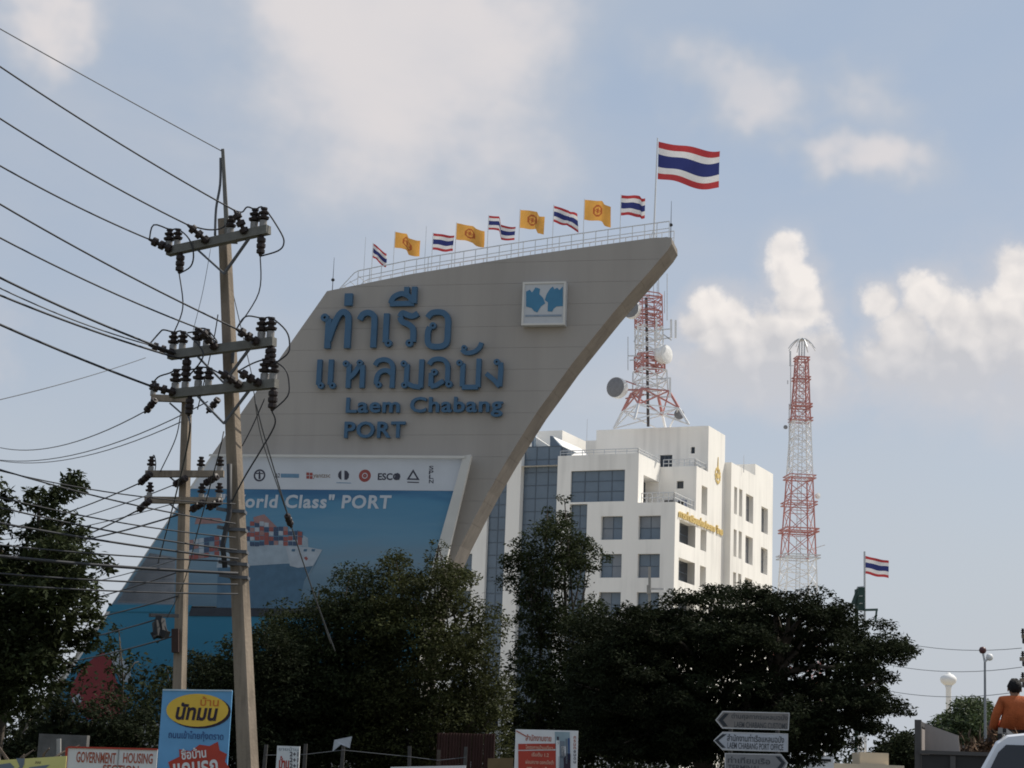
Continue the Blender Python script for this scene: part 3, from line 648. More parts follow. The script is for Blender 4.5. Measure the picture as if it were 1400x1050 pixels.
def hole(pl, px0, py0, px1, py1):
    ym = (py0+py1)/2; return (pl.to2(px0, ym)[0], pl.to2((px0+px1)/2, py1)[1], pl.to2(px1, ym)[0], pl.to2((px0+px1)/2, py0)[1])
def ceil_quads(mb, u0, u1, v0, v1, z_): mb.add([uvz(u0, v0, z_), uvz(u1, v0, z_), uvz(u1, v1, z_), uvz(u0, v1, z_)], [(0, 1, 2, 3)])
uD0 = FP.to2(763, 622)[0]; uD1 = FP.to2(873.5, 621)[0]; zD = FP.to2(845, 621)[1]; uA0 = FP.to2(802, 687)[0]; zA_ = FP.to2(923.5, 686)[1]
vB = WP.to2(952.5, 637)[0]; vC = WP.to2(969, 583)[0]; vE = WP.to2(991.5, 600)[0]
zBt = WP.to2(952.5, 637)[1]; zC = WP.to2(969, 582)[1]
uC0 = plane_v(vC).to2(815.5, 590)[0]
DEP_ = .55
# front plane: block A + D
curt = [hole(FP, 780, 643, 854, 686), hole(FP, 776, 686, 801, 830)]
curt[1] = (curt[0][0], 0.6, curt[1][2], curt[0][1]); curt[0] = (curt[0][0], curt[0][1], curt[0][2], curt[0][3])
fw_ = [hole(FP, 821.5, 705.7, 851, 737.8), hole(FP, 872.8, 705, 903, 737.5)]
stor = FP.to2(850, 705.7)[1] - FP.to2(850, 757.5)[1]
fw_all = []
for s_ in range(5):
    for h in fw_:
        if h[1]-s_*stor > 1: fw_all.append((h[0], h[1]-s_*stor, h[2], h[3]-s_*stor))
mbw = MB()
# split front so the lower block can carry on further right
wall(mbw, FP, (uD0, zA_, uD1, zD), [curt[0]], depth=.35)
wall(mbw, FP, (uD0, 0, 0, zA_), [curt[1], (curt[0][0], curt[0][1], curt[0][2], zA_+.001)] + fw_all, depth=DEP_)
# right face: steps A, B, C in one plane
rw = [hole(WP, 929.5, 715, 951, 743), hole(WP, 958.5, 726, 966, 751)]
def wrect(pl, pts):   # four pixel corners -> bounding rect in plane
    t_ = [pl.to2(*p) for p in pts]; return (min(x for x, _ in t_), sum(sorted(z_ for _, z_ in t_)[:2])/2, max(x for x, _ in t_), sum(sorted(z_ for _, z_ in t_)[2:])/2)
wA1 = wrect(WP, [(929.5, 710), (951, 719), (950.5, 749), (928.5, 741)]); wA2 = wrect(WP, [(958.5, 722), (966, 726), (965.5, 755), (957.5, 751)])
wholes = []
for s_ in range(5):
    for h in (wA1, wA2):
        if h[1]-s_*stor > 1: wholes.append((h[0], h[1]-s_*stor, h[2], h[3]-s_*stor))
wB2 = wrect(WP, [(959.5, 663), (967.3, 667), (966.5, 706), (959, 701)])
wall(mbw, WP, (0, 0, vB, zA_), wholes, depth=.9)
wall(mbw, WP, (vB, 0, vC, zBt), wholes + [wB2], depth=.9)
wall(mbw, WP, (vC, 0, vE, zC), [], depth=.9)
# other faces
ceil_quads(mbw, uD1, 0, 0, vB, zA_)
ceil_quads(mbw, uD0-20, uD1, 0, vC, zD-.9)
ceil_quads(mbw, uD1, 0, vB, vC, zBt-.6)
pB = plane_v(vB); pCp = plane_v(vC); pD1 = plane_u(uD1)
hB = hole(pB, 925, 657.5, 934.5, 668)
door = hole(pB, 893, 650, 903.5, 686.5)
wall(mbw, pB, (uD1, zA_, 0, zBt), [hB], depth=.4)
hD = wrect(pD1, [(880, 650), (903, 659), (903, 686), (880, 688)]); hD = (hD[0], zA_+.02, vB-.25, hD[3])
wall(mbw, pD1, (0, zA_, vB, zD), [hD], depth=1.6)
back_fill(mbw, pD1, hD, -1.6)
hC = hole(pCp, 944.5, 611, 950, 620); hC2 = hole(pCp, 902, 622, 919, 640); hC2 = (hC2[0], zBt-.58, hC2[2], hC2[3])
wall(mbw, pCp, (uC0, zBt-.6, 0, zC), [hC, hC2], depth=.35)
ceil_quads(mbw, uC0, 0, vC, vE, zC-.25)
pl_ = plane_u(uC0); pl_.n = -UX
wall(mbw, pl_, (vC, zBt-.6, vE, zC), [])
wall(mbw, plane_v(vE), (uD0-20, 0, 0, zC), [])
wall(mbw, plane_u(uD0), (0, zD-1.0, .01, zD), [])
# parapet inner faces
for (u0, v0, u1, v1, z0, z1) in ((uD0, .28, uD1-.28, .283, zD-.9, zD), (uD1-.283, .28, uD1-.28, vB, zD-.9, zD)):
    mbw.box((u0, v0, z0), (u1, v1, z1-.004), fr=lambda v: uvz(v.x, v.y, v.z))
mbw.box((uD0, .003, zD-.004), (uD1-.003, .28, zD+.03), fr=lambda v: uvz(v.x, v.y, v.z)); mbw.box((uD1-.28, .283, zD-.004), (uD1-.003, vB, zD+.03), fr=lambda v: uvz(v.x, v.y, v.z))
# right wing E
pE0 = plane_v(vE)
uE = pE0.to2(1000, 640)[0]
pEr = plane_u(uE)
zE1 = pEr.to2(1000, 631)[1]; vE2 = pEr.to2(1032.5, 650)[0]; vE3 = pEr.to2(1057, 649)[0]; zE2 = pEr.to2(1034, 635)[1]
zE1 = (zE1 + pEr.to2(1032, 650.5)[1])/2
ew = [wrect(pEr, [(1004, 665), (1008, 667), (1007.5, 704), (1003.5, 702)]), wrect(pEr, [(1010.8, 668), (1015, 670), (1014.5, 707), (1010.3, 705)]), wrect(pEr, [(1020, 675), (1030, 679), (1029, 716), (1019.5, 712)]), wrect(pEr, [(1041, 692), (1050, 696), (1049.5, 731), (1041, 727)])]
storE = ew[0][1] - pEr.to2(1003, 761)[1]
storE = pEr.to2(1004, 665)[1]-pEr.to2(1003, 723)[1]
eh = []
for s_ in range(5):
    for h in ew:
        if h[1]-s_*storE > 1: eh.append((h[0], h[1]-s_*storE, h[2], h[3]-s_*storE))
wall(mbw, pEr, (vE, 0, vE2, zE1), eh, depth=.6); wall(mbw, pEr, (vE2, 0, vE3, zE2), eh, depth=.6)
wall(mbw, pE0, (-1.0, 0, uE, zE1), []); wall(mbw, pE0, (-14, zE1-6, -1.0, zE1-.003), [])
pl_ = plane_v(vE2); wall(mbw, pl_, (-6, zE1-1.2, uE, zE2), [])
wall(mbw, plane_v(vE3), (-14, 0, uE, zE2), []); ceil_quads(mbw, -14, uE, vE, vE2, zE1-.5); ceil_quads(mbw, -6, uE, vE2, vE3, zE2)
# left wing
uL0 = FP.to2(480, 700)[0]; uL1 = FP.to2(712, 650)[0]; zL = FP.to2(702, 606)[1]
lh = [hole(FP, 664.5, 655, 690, 830)]; lh[0] = (lh[0][0], 1.0, lh[0][2], lh[0][3])
lw = [hole(FP, 622, 757, 645, 788), hole(FP, 621, 806, 643, 838)]
lws = [(lw[0][0], lw[0][1]-(s_-3)*stor, lw[0][2], lw[0][3]-(s_-3)*stor) for s_ in range(8) if lw[0][1]-(s_-3)*stor > 1 and lw[0][3]-(s_-3)*stor < zL-.5]
wall(mbw, FP, (uL0, 0, uL1, zL), lh+lws, depth=DEP_)
pl_ = plane_u(uL1); wall(mbw, pl_, (0, 0, 1.2, zL), [])
ceil_quads(mbw, uL0, uL1, 0, 12, zL); pl_ = plane_u(uL0); pl_.n = -UX; wall(mbw, pl_, (0, 0, 14, zL), [])
pl_ = plane_u(uD0); pl_.n = -UX; wall(mbw, pl_, (0, 0, 1.2, zD), [])
mbw.build('wall', BLDG, bld, fix=False)
# glazing
for h in fw_all: window(FP, h, -DEP_+.02, bld, nx=2, nz=2)
for h in wholes: window(WP, h, -.88, bld, m=GLASS2, nx=2 if h[2]-h[0] > 3 else 1, nz=2)
window(WP, wB2, -.88, bld, m=GLASS2, nx=1, nz=3)
window(pB, hB, -.38, bld, m=GLASS2, nx=1); window(pCp, hC, -.33, bld, m=GLASS2, nx=1); window(pCp, hC2, -.33, bld, m=GLASS2, nx=3, nz=1)
for h in eh: window(pEr, h, -.58, bld, m=mat('blind_glass', (.20, .20, .21), .25, .08, .5), nx=1, nz=2)
for h in lws: window(FP, h, -DEP_+.02, bld, nx=1, nz=2)
dh = (hD[0]+.1, hD[1]+.02, hD[0]+(hD[2]-hD[0])*.55, hD[3]-.1)
window(pD1, (hD[0]+.05, hD[1]+.05, hD[2]-.05, hD[3]-.05), -1.56, bld, m=GLASS2, nx=3, nz=1)
def curtain(pl, h, off, sx, sz, name='curtain_wall'):
    window(pl, h, off, bld, m=GLASS, nx=max(1, round((h[2]-h[0])/sx)), nz=max(1, round((h[3]-h[1])/sz)), fw=.09).name = name
curtain(FP, curt[0], -.33, 1.35, 1.1); curtain(FP, (curt[1][0], max(curt[1][1], 8), curt[1][2], curt[1][3]), -DEP_+.02, 1.2, 1.35); curtain(FP, (lh[0][0], 8, lh[0][2], lh[0][3]), -DEP_+.02, 1.2, 1.35)
pG = plane_v(.9); gG = hole(pG, 711, 613, 763, 800)
zG = pG.to2(737, 611)[1]
curtain(pG, (uL1, 8, uD0, zG), 0, 1.25, 1.35)
gb = MB(); gb.box((uL1-.02, 1.1, 0), (uD0+.02, 6, zG), fr=lambda v: uvz(v.x, v.y, v.z)); gb.build('glass_bay_core', MULL, bld)
# rooftop pieces: saw-tooth fins and box
def fin(pxs, v, th, m, name='roof_fin'):
    pl = plane_v(v); MB().prism([pl.to2(*p) for p in pxs], lambda a, z_, d: pl.to3(a, z_, d), 0, -th).build(name, m, bld)
fin([(728, 612), (728, 594.5), (752, 610.5), (752, 612)], 2.5, .6, BLDG)
fin([(752, 612), (752, 596), (755, 596), (775, 620), (775, 623)], 2.0, .7, GLASS)
fin([(730, 612), (727, 612), (727, 590), (730, 597)], 1.6, .6, GLASS)
pR = plane_v(6); r_ = hole(pR, 734, 589, 768.5, 615)
vR = plane_u(r_[2]).to2(801, 603)[0]
rb = MB(); rb.box((r_[0], 6, zD-2), (r_[2], max(vR, 8), r_[3]), fr=lambda v: uvz(v.x, v.y, v.z)); rb.build('roof_house', BLDG, bld)
sl = MB(); sl.add([uvz(*(plane_v(2.2).to2(757, 597)[0], 2.2), plane_v(2.2).to2(757, 597)[1]), uvz(plane_v(2.2).to2(764, 597)[0], 9.5, plane_v(2.2).to2(757, 597)[1]-.2), uvz(plane_v(2.2).to2(793, 620)[0], 8.0, zD), uvz(plane_v(2.2).to2(775, 620)[0], 2.2, zD)], [(0, 1, 2, 3)]); sl.build('roof_slope', WHITEP, bld)
# roof railings, air units, lettering, crest
def railing(pts, h=.9, name='balcony_railing', posts=6, dark=True):
    mb = MB()
    for (p_, q_) in zip(pts[:-1], pts[1:]):
        for hh in (h, h*.5): mb.tube([p_+Vector((0, 0, hh)), q_+Vector((0, 0, hh))], .045, 5)
        for i in range(posts+1): c = p_.lerp(q_, i/posts); mb.tube([c, c+Vector((0, 0, h))], .04, 5)
    mb.build(name, STEEL, bld)
railing([uvz(uD0+.2, .15, zD+.02), uvz(uD1-.15, .15, zD+.02), uvz(uD1-.15, vB, zD+.02)], .55, posts=7)
railing([uvz(uD1+.3, .25, zA_), uvz(-.25, .25, zA_), uvz(-.25, vB, zA_)], 1.0)
railing([uvz(uD1+.3, vB+.2, zBt-.01), uvz(-.25, vB+.2, zBt-.01), uvz(-.25, vC, zBt-.01)], .8)
for i, (uu, cc) in enumerate(((uD1+.9, GLASS2), (uD1+2.3, mat('unit_blue', (.16, .18, .26), .6)))):
    au = MB(); au.box((uu, vB-1.0, zA_+.005), (uu+.95, vB-.4, zA_+1.05), fr=lambda v: uvz(v.x, v.y, v.z)); au.box((uu+.1, vB-1.03, zA_+.15), (uu+.8, vB-1.003, zA_+.9), 1, fr=lambda v: uvz(v.x, v.y, v.z))
    tag(au.build('air_conditioner', [cc, BLACK]), ('dark air conditioner unit on the office terrace beside the door', 'bluish air conditioner unit on the office terrace, the right-hand one')[i], 'air conditioner', 'units on the office terrace')
for i in range(2):
    uu = pB.to2(926+i*12, 630)[0]
    au = MB(); au.box((uu, vC-1.0, zBt-.595), (uu+.8, vC-.5, zBt+.55), fr=lambda v: uvz(v.x, v.y, v.z)); au.box((uu+.1, vC-1.03, zBt-.3), (uu+.7, vC-1.003, zBt+.4), 1, fr=lambda v: uvz(v.x, v.y, v.z))
    tag(au.build('air_conditioner', [WHITEP, BLACK]), ('white air conditioner unit on the upper office roof, left of its twin', 'white air conditioner unit on the upper office roof at the corner')[i], 'air conditioner', 'units on the upper office roof')
la = WP.to2(927, 704); lb = WP.to2(987, 727)
zl = (WP.to2(927, 709)[1] + WP.to2(987, 733)[1])/2
text('gold_letter', 'การท่าเรือแห่งประเทศไทย', WP, (la[0], zl+.1, lb[0], zl+1.0), .12, .02, GOLD, bld, offset=.03, split=True)
cc = WP.to2(981, 646); CRM = MB(); WPs = WP
def ell(cx, cz, rx, rz, n=16): return [(cx+math.cos(2*math.pi*i/n)*rx, cz+math.sin(2*math.pi*i/n)*rz) for i in range(n)]
fW = lambda a, z_, d: WP.to3(a, z_, d)
CRM.prism([(cc[0]-.28, cc[1]+.55), (cc[0]-.1, cc[1]+1.2), (cc[0], cc[1]+2.3), (cc[0]+.1, cc[1]+1.2), (cc[0]+.28, cc[1]+.55)], fW, .02, .12)
for i in range(14):
    t_ = 2*math.pi*i/14; CRM.prism(ell(cc[0]+math.cos(t_)*1.15, cc[1]-.45+math.sin(t_)*1.05, .22, .22, 8), fW, .02, .10+.004*(i % 3))
CRM.prism([(cc[0]-.75, cc[1]-.2), (cc[0]+.75, cc[1]-.25), (cc[0]+.45, cc[1]-.85), (cc[0]-.45, cc[1]-.85)], fW, .02, .14); CRM.prism([(cc[0]-.05, cc[1]-.25), (cc[0]+.12, cc[1]-.25), (cc[0]+.05, cc[1]+.5), (cc[0]-.1, cc[1]+.5)], fW, .02, .16)
CRM.prism([(cc[0]-.5, cc[1]-1.2), (cc[0]+.5, cc[1]-1.25), (cc[0], cc[1]-1.7)], fW, .02, .13)
c0_ = WP.to3(cc[0], cc[1], 0); CRM.v = [tuple(c0_ + (Vector(v)-c0_)*.74) for v in CRM.v]; CRM.build('crest', GOLD, bld)
for px, py0, py1, v, lab in ((803, 573, 603, 8, 'thin aerial on the office roof left of the penthouse'), (1017, 622, 633, vE+4, 'short aerial on the right wing of the office')):
    pl = plane_v(v); a0, z1 = pl.to2(px, py0); z0 = pl.to2(px, py1)[1]
    z0 = min(z0, (zD-.9) if px < 900 else zE1-.5)
    tag(MB().tube([pl.to3(a0, z0, 0), pl.to3(a0, z1, 0)], .05, 6, r2=.02).build('aerial', STEEL), lab, 'aerial', 'aerials on the office roofs')

# ------------------------------------------------------------ lattice towers
def tower_section(c0, c1, h0, h1, nb, m, parent, leg=.11, br=.06, name='lattice_section', ang=.3):
    """square lattice between centre c0 (half width h0) and c1 (half width h1)"""
    mb = MB(); c0, c1 = Vector(c0), Vector(c1)
    def cn(t, k_): c = c0.lerp(c1, t); h = h0+(h1-h0)*t; a = ang + math.pi/4 + k_*math.pi/2; return c + Vector((math.cos(a), math.sin(a), 0))*h*1.414
    for k_ in range(4): mb.bar(cn(0, k_), cn(1, k_), leg)
    for i in range(nb):
        t0, t1 = i/nb, (i+1)/nb
        for k_ in range(4):
            mb.bar(cn(t0, k_), cn(t1, (k_+1) % 4), br); mb.bar(cn(t0, (k_+1) % 4), cn(t1, k_), br); mb.bar(cn(t1, k_), cn(t1, (k_+1) % 4), br)
    return mb.build(name, m, parent)
def dish(parent, c, axis, r, dp, face, rim, name='dish'):
    ax = Vector(axis).normalized(); M_ = ax.to_track_quat('Z', 'Y').to_matrix(); c = Vector(c)
    f_ = lambda v: c + M_ @ v
    mb = MB(); mb.lathe([(r*.25, -dp*1.2), (r*.8, -dp), (r, -dp*.5), (r, dp*.5)], 20, fr=f_); mb.build(name, rim, parent)
    return MB().lathe([(r*.97, dp*.5+.01), (r*.6, dp*.62), (r*.1, dp*.68)], 20, fr=f_).build('dish_cover', face, parent)
# rooftop mast
YM_ = plane_v(vC+5).o.y + 2
def Q(px, py): return P(px, py, 200)
mast = empty('lattice_mast', Q(886, 586), 'red and white lattice radio mast with dishes on the office roof', 'antenna mast')
sc_ = 200/F
mast_base_z = zC-.26
bc = Q(890, 584); bc.z = mast_base_z
def mc(py): x = 890 + (886-890)*(584-py)/180; p_ = Q(x, py); p_.y = 200; return p_
tower_section(bc, mc(560), 40*sc_, 30*sc_, 1, TWHITE, mast, .22, .11)
tower_section(mc(560), mc(536), 30*sc_, 20*sc_, 1, TRED, mast, .24, .13)
tower_section(mc(536), mc(507), 19*sc_, 18*sc_, 2, TWHITE, mast, .15, .09)
tower_section(mc(507), mc(487), 16*sc_, 16*sc_, 2, TRED, mast, .2, .1)
tower_section(mc(487), mc(448), 15*sc_, 15*sc_, 3, TWHITE, mast, .15, .09)
tower_section(mc(448), mc(407), 15*sc_, 15*sc_, 4, TRED, mast, .12, .06)
MB().tube([bc+Vector((-.3, 0, 0)), mc(407)+Vector((-.2, 0, 0))], .17, 6).build('cable_ladder', mat('ladder_dark', (.10, .09, .09), .7), mast)
for py, hw, m_ in ((507, 19, TRED), (490, 17, TRED), (448, 19, TRED), (432, 18, TRED), (409, 20, TRED), (537, 20, TWHITE)):
    c = mc(py); mb = MB(); h = hw*sc_
    for hh in (0, .45):
        for k_ in range(8):
            a, b_ = 2*math.pi*k_/8, 2*math.pi*(k_+1)/8
            mb.bar(c+Vector((math.cos(a)*h, math.sin(a)*h, hh)), c+Vector((math.cos(b_)*h, math.sin(b_)*h, hh)), .10)
    mb.build('platform', m_, mast)
dish(mast, Q(866, 427)+Vector((-.3, -1.2, 0)), (-.45, -.88, 0), 1.0, .7, DISHG, DISHW)  # dark cover colours in the shade on the left-facing discs
dish(mast, Q(845.5, 533.5)+Vector((-.2, -1.2, 0)), (-.55, -.8, 0), 1.12, .8, DISHG, DISHW)
dish(mast, Q(905.5, 488)+Vector((.1, -1.2, 0)), (.72, -.66, 0), 1.02, .75, DISHW, DISHW)
dish(mast, Q(928, 568)+Vector((0, -.5, 0)), (-.1, -1, 0), .55, .35, DISHG, STEEL)
MB().bar(Q(868, 428), mc(430), .16).bar(Q(846, 533), mc(533), .16).bar(Q(905, 488), mc(488), .16).bar(Q(928, 568), Q(912, 566), .1).bar(Q(855, 545), Q(880, 540), .14).bar(Q(853, 520), Q(880, 530), .12).build('dish_bracket', TRED, mast)
for px, y0, y1, ww in ((916, 441, 466, 5), (922, 442, 466, 5), (914.5, 520, 546, 4), (871, 446, 474, 5), (896, 440, 470, 4), (878, 448, 470, 3)):
    p0, p1 = Q(px, y1), Q(px, y0); MB().bar(p0+Vector((0, -1.4, 0)), p1+Vector((0, -1.4, 0)), ww*sc_*.75, .2).build('panel_antenna', TWHITE, mast)
for a, b_ in (((890, 455), (918, 452)), ((890, 468), (918, 464)), ((905, 459), (917, 468)), ((890, 521), (916, 519)), ((890, 545), (915, 545)), ((858, 489), (880, 489)), ((860, 495), (880, 494)), ((866, 470), (874, 452)), ((868, 474), (880, 474))):
    MB().bar(Q(*a)+Vector((0, -.9, 0)), Q(*b_)+Vector((0, -.9, 0)), .11).build('antenna_arm', STEEL, mast)
wb = MB()
for px, y0, y1 in ((887, 384, 408), (893, 392, 408), (900, 380, 408), (911.5, 376, 440), (898, 388, 408), (908, 400, 430), (858, 462, 508)): wb.tube([Q(px, y1)+Vector((0, -.6, 0)), Q(px, y0)+Vector((0, -.6, 0))], .045, 5)
wb.build('whip_antenna', STEEL, mast)
# free-standing tower
def T2(px, py): return P(px, py, 235)
s2_ = 235/F
ztop = T2(1096, 465).z
tw = empty('lattice_tower', Vector((T2(1090, 1060).x, 235, 0)), 'tall tapering red and white lattice tower right of the office', 'radio tower')
def tcen(py): x = 1090.5 + (1096-1090.5)*(800-py)/310; p_ = T2(x, py); return p_
def thw(py): return (9 + (26.5-9)*(py-490)/310)*s2_ * .80
cuts = [(490, 533, 3, TRED), (533, 575, 3, TRED), (575, 612, 3, TWHITE), (612, 655, 3, TWHITE), (655, 700, 2, TRED), (700, 762, 2, TRED), (762, 800, 2, TWHITE), (800, 870, 2, TWHITE), (870, 960, 2, TRED)]
for y0, y1, nb, m_ in cuts: tower_section(tcen(y1), tcen(y0), thw(y1), thw(y0), nb, m_, tw, .16, .075, ang=.12)
tb = tcen(1085); tb.z = 0
tower_section(tb, tcen(960), thw(1085), thw(960), 2, TWHITE, tw, .20, .10, ang=.12)
for py, m_ in ((557, TRED), (576, TRED), (655, TRED), (691, TRED), (728, TRED), (764, STEEL), (493, TRED), (520, TRED)):
    c = tcen(py); h = thw(py)*1.25; mb = MB()
    for k_ in range(4):
        a, b_ = .12+math.pi/4+k_*math.pi/2, .12+math.pi/4+(k_+1)*math.pi/2
        for hh in (0, .35): mb.bar(c+Vector((math.cos(a)*h*1.414, math.sin(a)*h*1.414, hh)), c+Vector((math.cos(b_)*h*1.414, math.sin(b_)*h*1.414, hh)), .15 if py in (557, 728) else .11)
    mb.build('platform', m_, tw)
hd = MB()
for dx in (-3.5, 0, 3.5): hd.tube([T2(1096+dx, 492), T2(1096.5+dx, 466)], .10, 6)
for k_ in range(8):
    a = 2*math.pi*k_/8+.2; c = T2(1096.5, 465); pts = []
    for t_ in (0, .25, .5, .75, 1): rr_ = t_*20*s2_; pts.append(c + Vector((math.cos(a)*rr_, math.sin(a)*rr_, -(t_**2)*16*s2_ + .2)))
    hd.tube(pts, .10, 5, r2=.05)
hd.tube([T2(1090, 465), T2(1103, 465)], .16, 6)
hd.build('top_aerial', STEEL, tw)
ld_ = MB()
for i in range(60):
    c = tcen(500+i*6); ld_.bar(c+Vector((-.25, -.1, 0)), c+Vector((.25, -.1, 0)), .05)
ld_.tube([tcen(500)+Vector((-.25, -.1, 0)), tcen(860)+Vector((-.25, -.1, 0))], .05, 5); ld_.tube([tcen(500)+Vector((.25, -.1, 0)), tcen(860)+Vector((.25, -.1, 0))], .05, 5)
ld_.build('ladder', STEEL, tw)
wp = MB()
for px, y0, y1 in ((1080, 480, 500), (1079, 552, 640), (1081, 480, 560), (1077, 520, 525)): wp.tube([T2(px, y1), T2(px, y0)], .07, 5)
wp.tube([T2(1079, 500), tcen(500)], .05, 5); wp.tube([T2(1079, 600), tcen(600)], .05, 5); wp.tube([T2(1117, 752), tcen(750)], .05, 5); wp.tube([T2(1128, 745), T2(1112, 750)], .05, 5)
wp.build('side_aerial', STEEL, tw)
dish(tw, T2(1118, 678), (.5, -.8, 0), .35, .25, DISHW, DISHW); dish(tw, T2(1074, 584), (-.6, -.8, 0), .25, .2, DISHG, DISHG)

# ------------------------------------------------------------ utility poles
def ins_mesh(name, prof, m, n=10):
    me_o = MB().lathe(prof, n).build(name, m, smooth=False); me = me_o.data; bpy.data.objects.remove(me_o); return me
PIN = ins_mesh('pin_insulator', [(.055, 0), (.055, .09), (.035, .095), (.035, .12), (.085, .125), (.095, .16), (.05, .175), (.05, .205), (.075, .21), (.085, .24), (.045, .255), (.04, .28), (.055, .285), (.055, .315), (.02, .32)], INS)
PINB = ins_mesh('pin_base', [(.06, -.005), (.06, .10), (.042, .105)], INSB)
STR = ins_mesh('strain_insulator', [(.02, -.22), (.03, -.20), (.07, -.19), (.075, -.12), (.035, -.11), (.035, -.07), (.075, -.06), (.075, .01), (.035, .02), (.035, .06), (.075, .07), (.075, .14), (.03, .15), (.02, .22)], INS)
HNG = ins_mesh('hanging_insulator', [(.02, -.33), (.03, -.30), (.065, -.28), (.065, -.23), (.05, -.22), (.07, -.19), (.07, -.14), (.05, -.13), (.068, -.10), (.068, -.05), (.04, -.03), (.03, .03)], INS)
def axm(p, q, s=1.0):
    d = (Vector(q)-Vector(p)); m3 = d.normalized().to_track_quat('Z', 'Y').to_matrix().to_4x4(); return Matrix.Translation((Vector(p)+Vector(q))/2) @ m3 @ Matrix.Scale(s, 4)
def upm(p, s=1.0, d=Vector((0, 0, 1))): return Matrix.Translation(Vector(p)) @ d.to_track_quat('Z', 'Y').to_matrix().to_4x4() @ Matrix.Scale(s, 4)
Y1 = 30.0
def p1(px, py, dy=0.0): return P(px, py, Y1+dy)
pole1 = empty('utility_pole', Vector((p1(345, 1150).x, Y1, 0)), 'nearest leaning concrete power pole with three crossarms of dark insulators', 'utility pole')
base = P(344, 1160, Y1); k_ = (base.z)/(P(306, 363, Y1).z-base.z); top = P(306, 300, Y1); dirp = (top-base).normalized(); base = base - dirp*(base.z+.6)/dirp.z
mbp = MB()
def sq(c, h, ang): return [c + Vector((math.cos(ang+math.pi/4+i*math.pi/2), math.sin(ang+math.pi/4+i*math.pi/2), 0))*h*1.414 for i in range(4)]
rings = []
NR = 8
AP = R(-28)
for i in range(NR+1):
    t = i/NR; c = base.lerp(top, t); h = .138 + (.076-.138)*t; cr_ = h*.14
    ring_ = []
    for j in range(4):
        a = AP + math.pi/4 + j*math.pi/2
        cor = Vector((math.cos(a), math.sin(a), 0))*h*1.414
        ta = Vector((-math.sin(a), math.cos(a), 0))
        ring_ += [c + cor*.93 - ta*cr_, c + cor*.93 + ta*cr_]
    rings.append(ring_)
for ring_ in rings: mbp.v += [tuple(v) for v in ring_]
for i in range(NR):
    for j in range(8): mbp.f.append((i*8+j, i*8+(j+1) % 8, (i+1)*8+(j+1) % 8, (i+1)*8+j)); mbp.m.append(0)
mbp.f.append(tuple(NR*8+j for j in range(8))); mbp.m.append(0)
mbp.build('shaft', POLEC, pole1)
def ptube(name, pts, r, m=WIRE, parent=pole1, n=6, k=4):
    pts = [Vector(p) for p in pts]
    if len(pts) > 2:
        xs = catrom([(p.x, p.z) for p in pts], k); ys = catrom([(p.y, 0) for p in pts], k); pts = [Vector((a[0], b_[0], a[1])) for a, b_ in zip(xs, ys)]
    return MB().tube(pts, r, n).build(name, m, parent, smooth=True)
# angle-iron spike on top
MB().bar(P(310.5, 320, 29.85), P(304.5, 204, 29.85), .075, .075, a2=.05).build('top_spike', ARMC, pole1)
ptube('spike_brace', [P(294, 322, 29.85), P(295.5, 285, 29.85), P(301, 252, 29.85), P(301.5, 216, 29.85)], .022, WIREG)
ARMS = [((238, 348), (375, 318)), ((240, 489), (383, 470.5)), ((243, 541.5), (386, 527.5))]
YL, YR = Y1+.15, Y1-.75
def armpt(i, px, dz=0.0):
    (x0, y0), (x1, y1) = ARMS[i]; t = (px-x0)/(x1-x0); p = P(x0, y0, YL).lerp(P(x1, y1, YR), t); p.z += dz; return p
for i in range(3):
    p, q_ = armpt(i, ARMS[i][0][0]), armpt(i, ARMS[i][1][0]); sh = Vector((-.07, -.16, 0))
    MB().bar(p+sh, q_+sh, .13, .14).build('crossarm', ARMC, pole1)
    mid = armpt(i, 312)
    for px in (278, 350):
        a_ = armpt(i, px, -.06) + sh; b_ = mid + Vector((0, -.12, -.55)); MB().bar(a_, b_, .045, .03).build('arm_brace', WIREG, pole1)
    cb = MB(); c = armpt(i, 312); cb.box((c.x-.17, c.y-.13, c.z-.02), (c.x+.17, c.y-.02, c.z+.05)); cb.build('clamp', WIREG, pole1)
sh = Vector((-.07, -.16, .07))
pins = [(0, 238, 1.0), (0, 250, .9), (0, 323, .95), (0, 355, 1.05), (0, 367, 1.0), (1, 244, 1), (1, 257, .95), (1, 277, 1.0), (1, 290, .9), (1, 365, 1.1), (1, 377, 1.05), (2, 247, 1.05), (2, 261, 1.0), (2, 279, 1.05), (2, 293, .95), (2, 369, 1.1), (2, 381, .95)]
pin_top = {}
for (i, px, s_) in pins:
    b_ = armpt(i, px) + sh; inst('pin_insulator', PIN, upm(b_, s_), pole1); inst('pin_base', PINB, upm(b_, s_), pole1); pin_top[(i, px)] = b_ + Vector((0, 0, .31*s_))
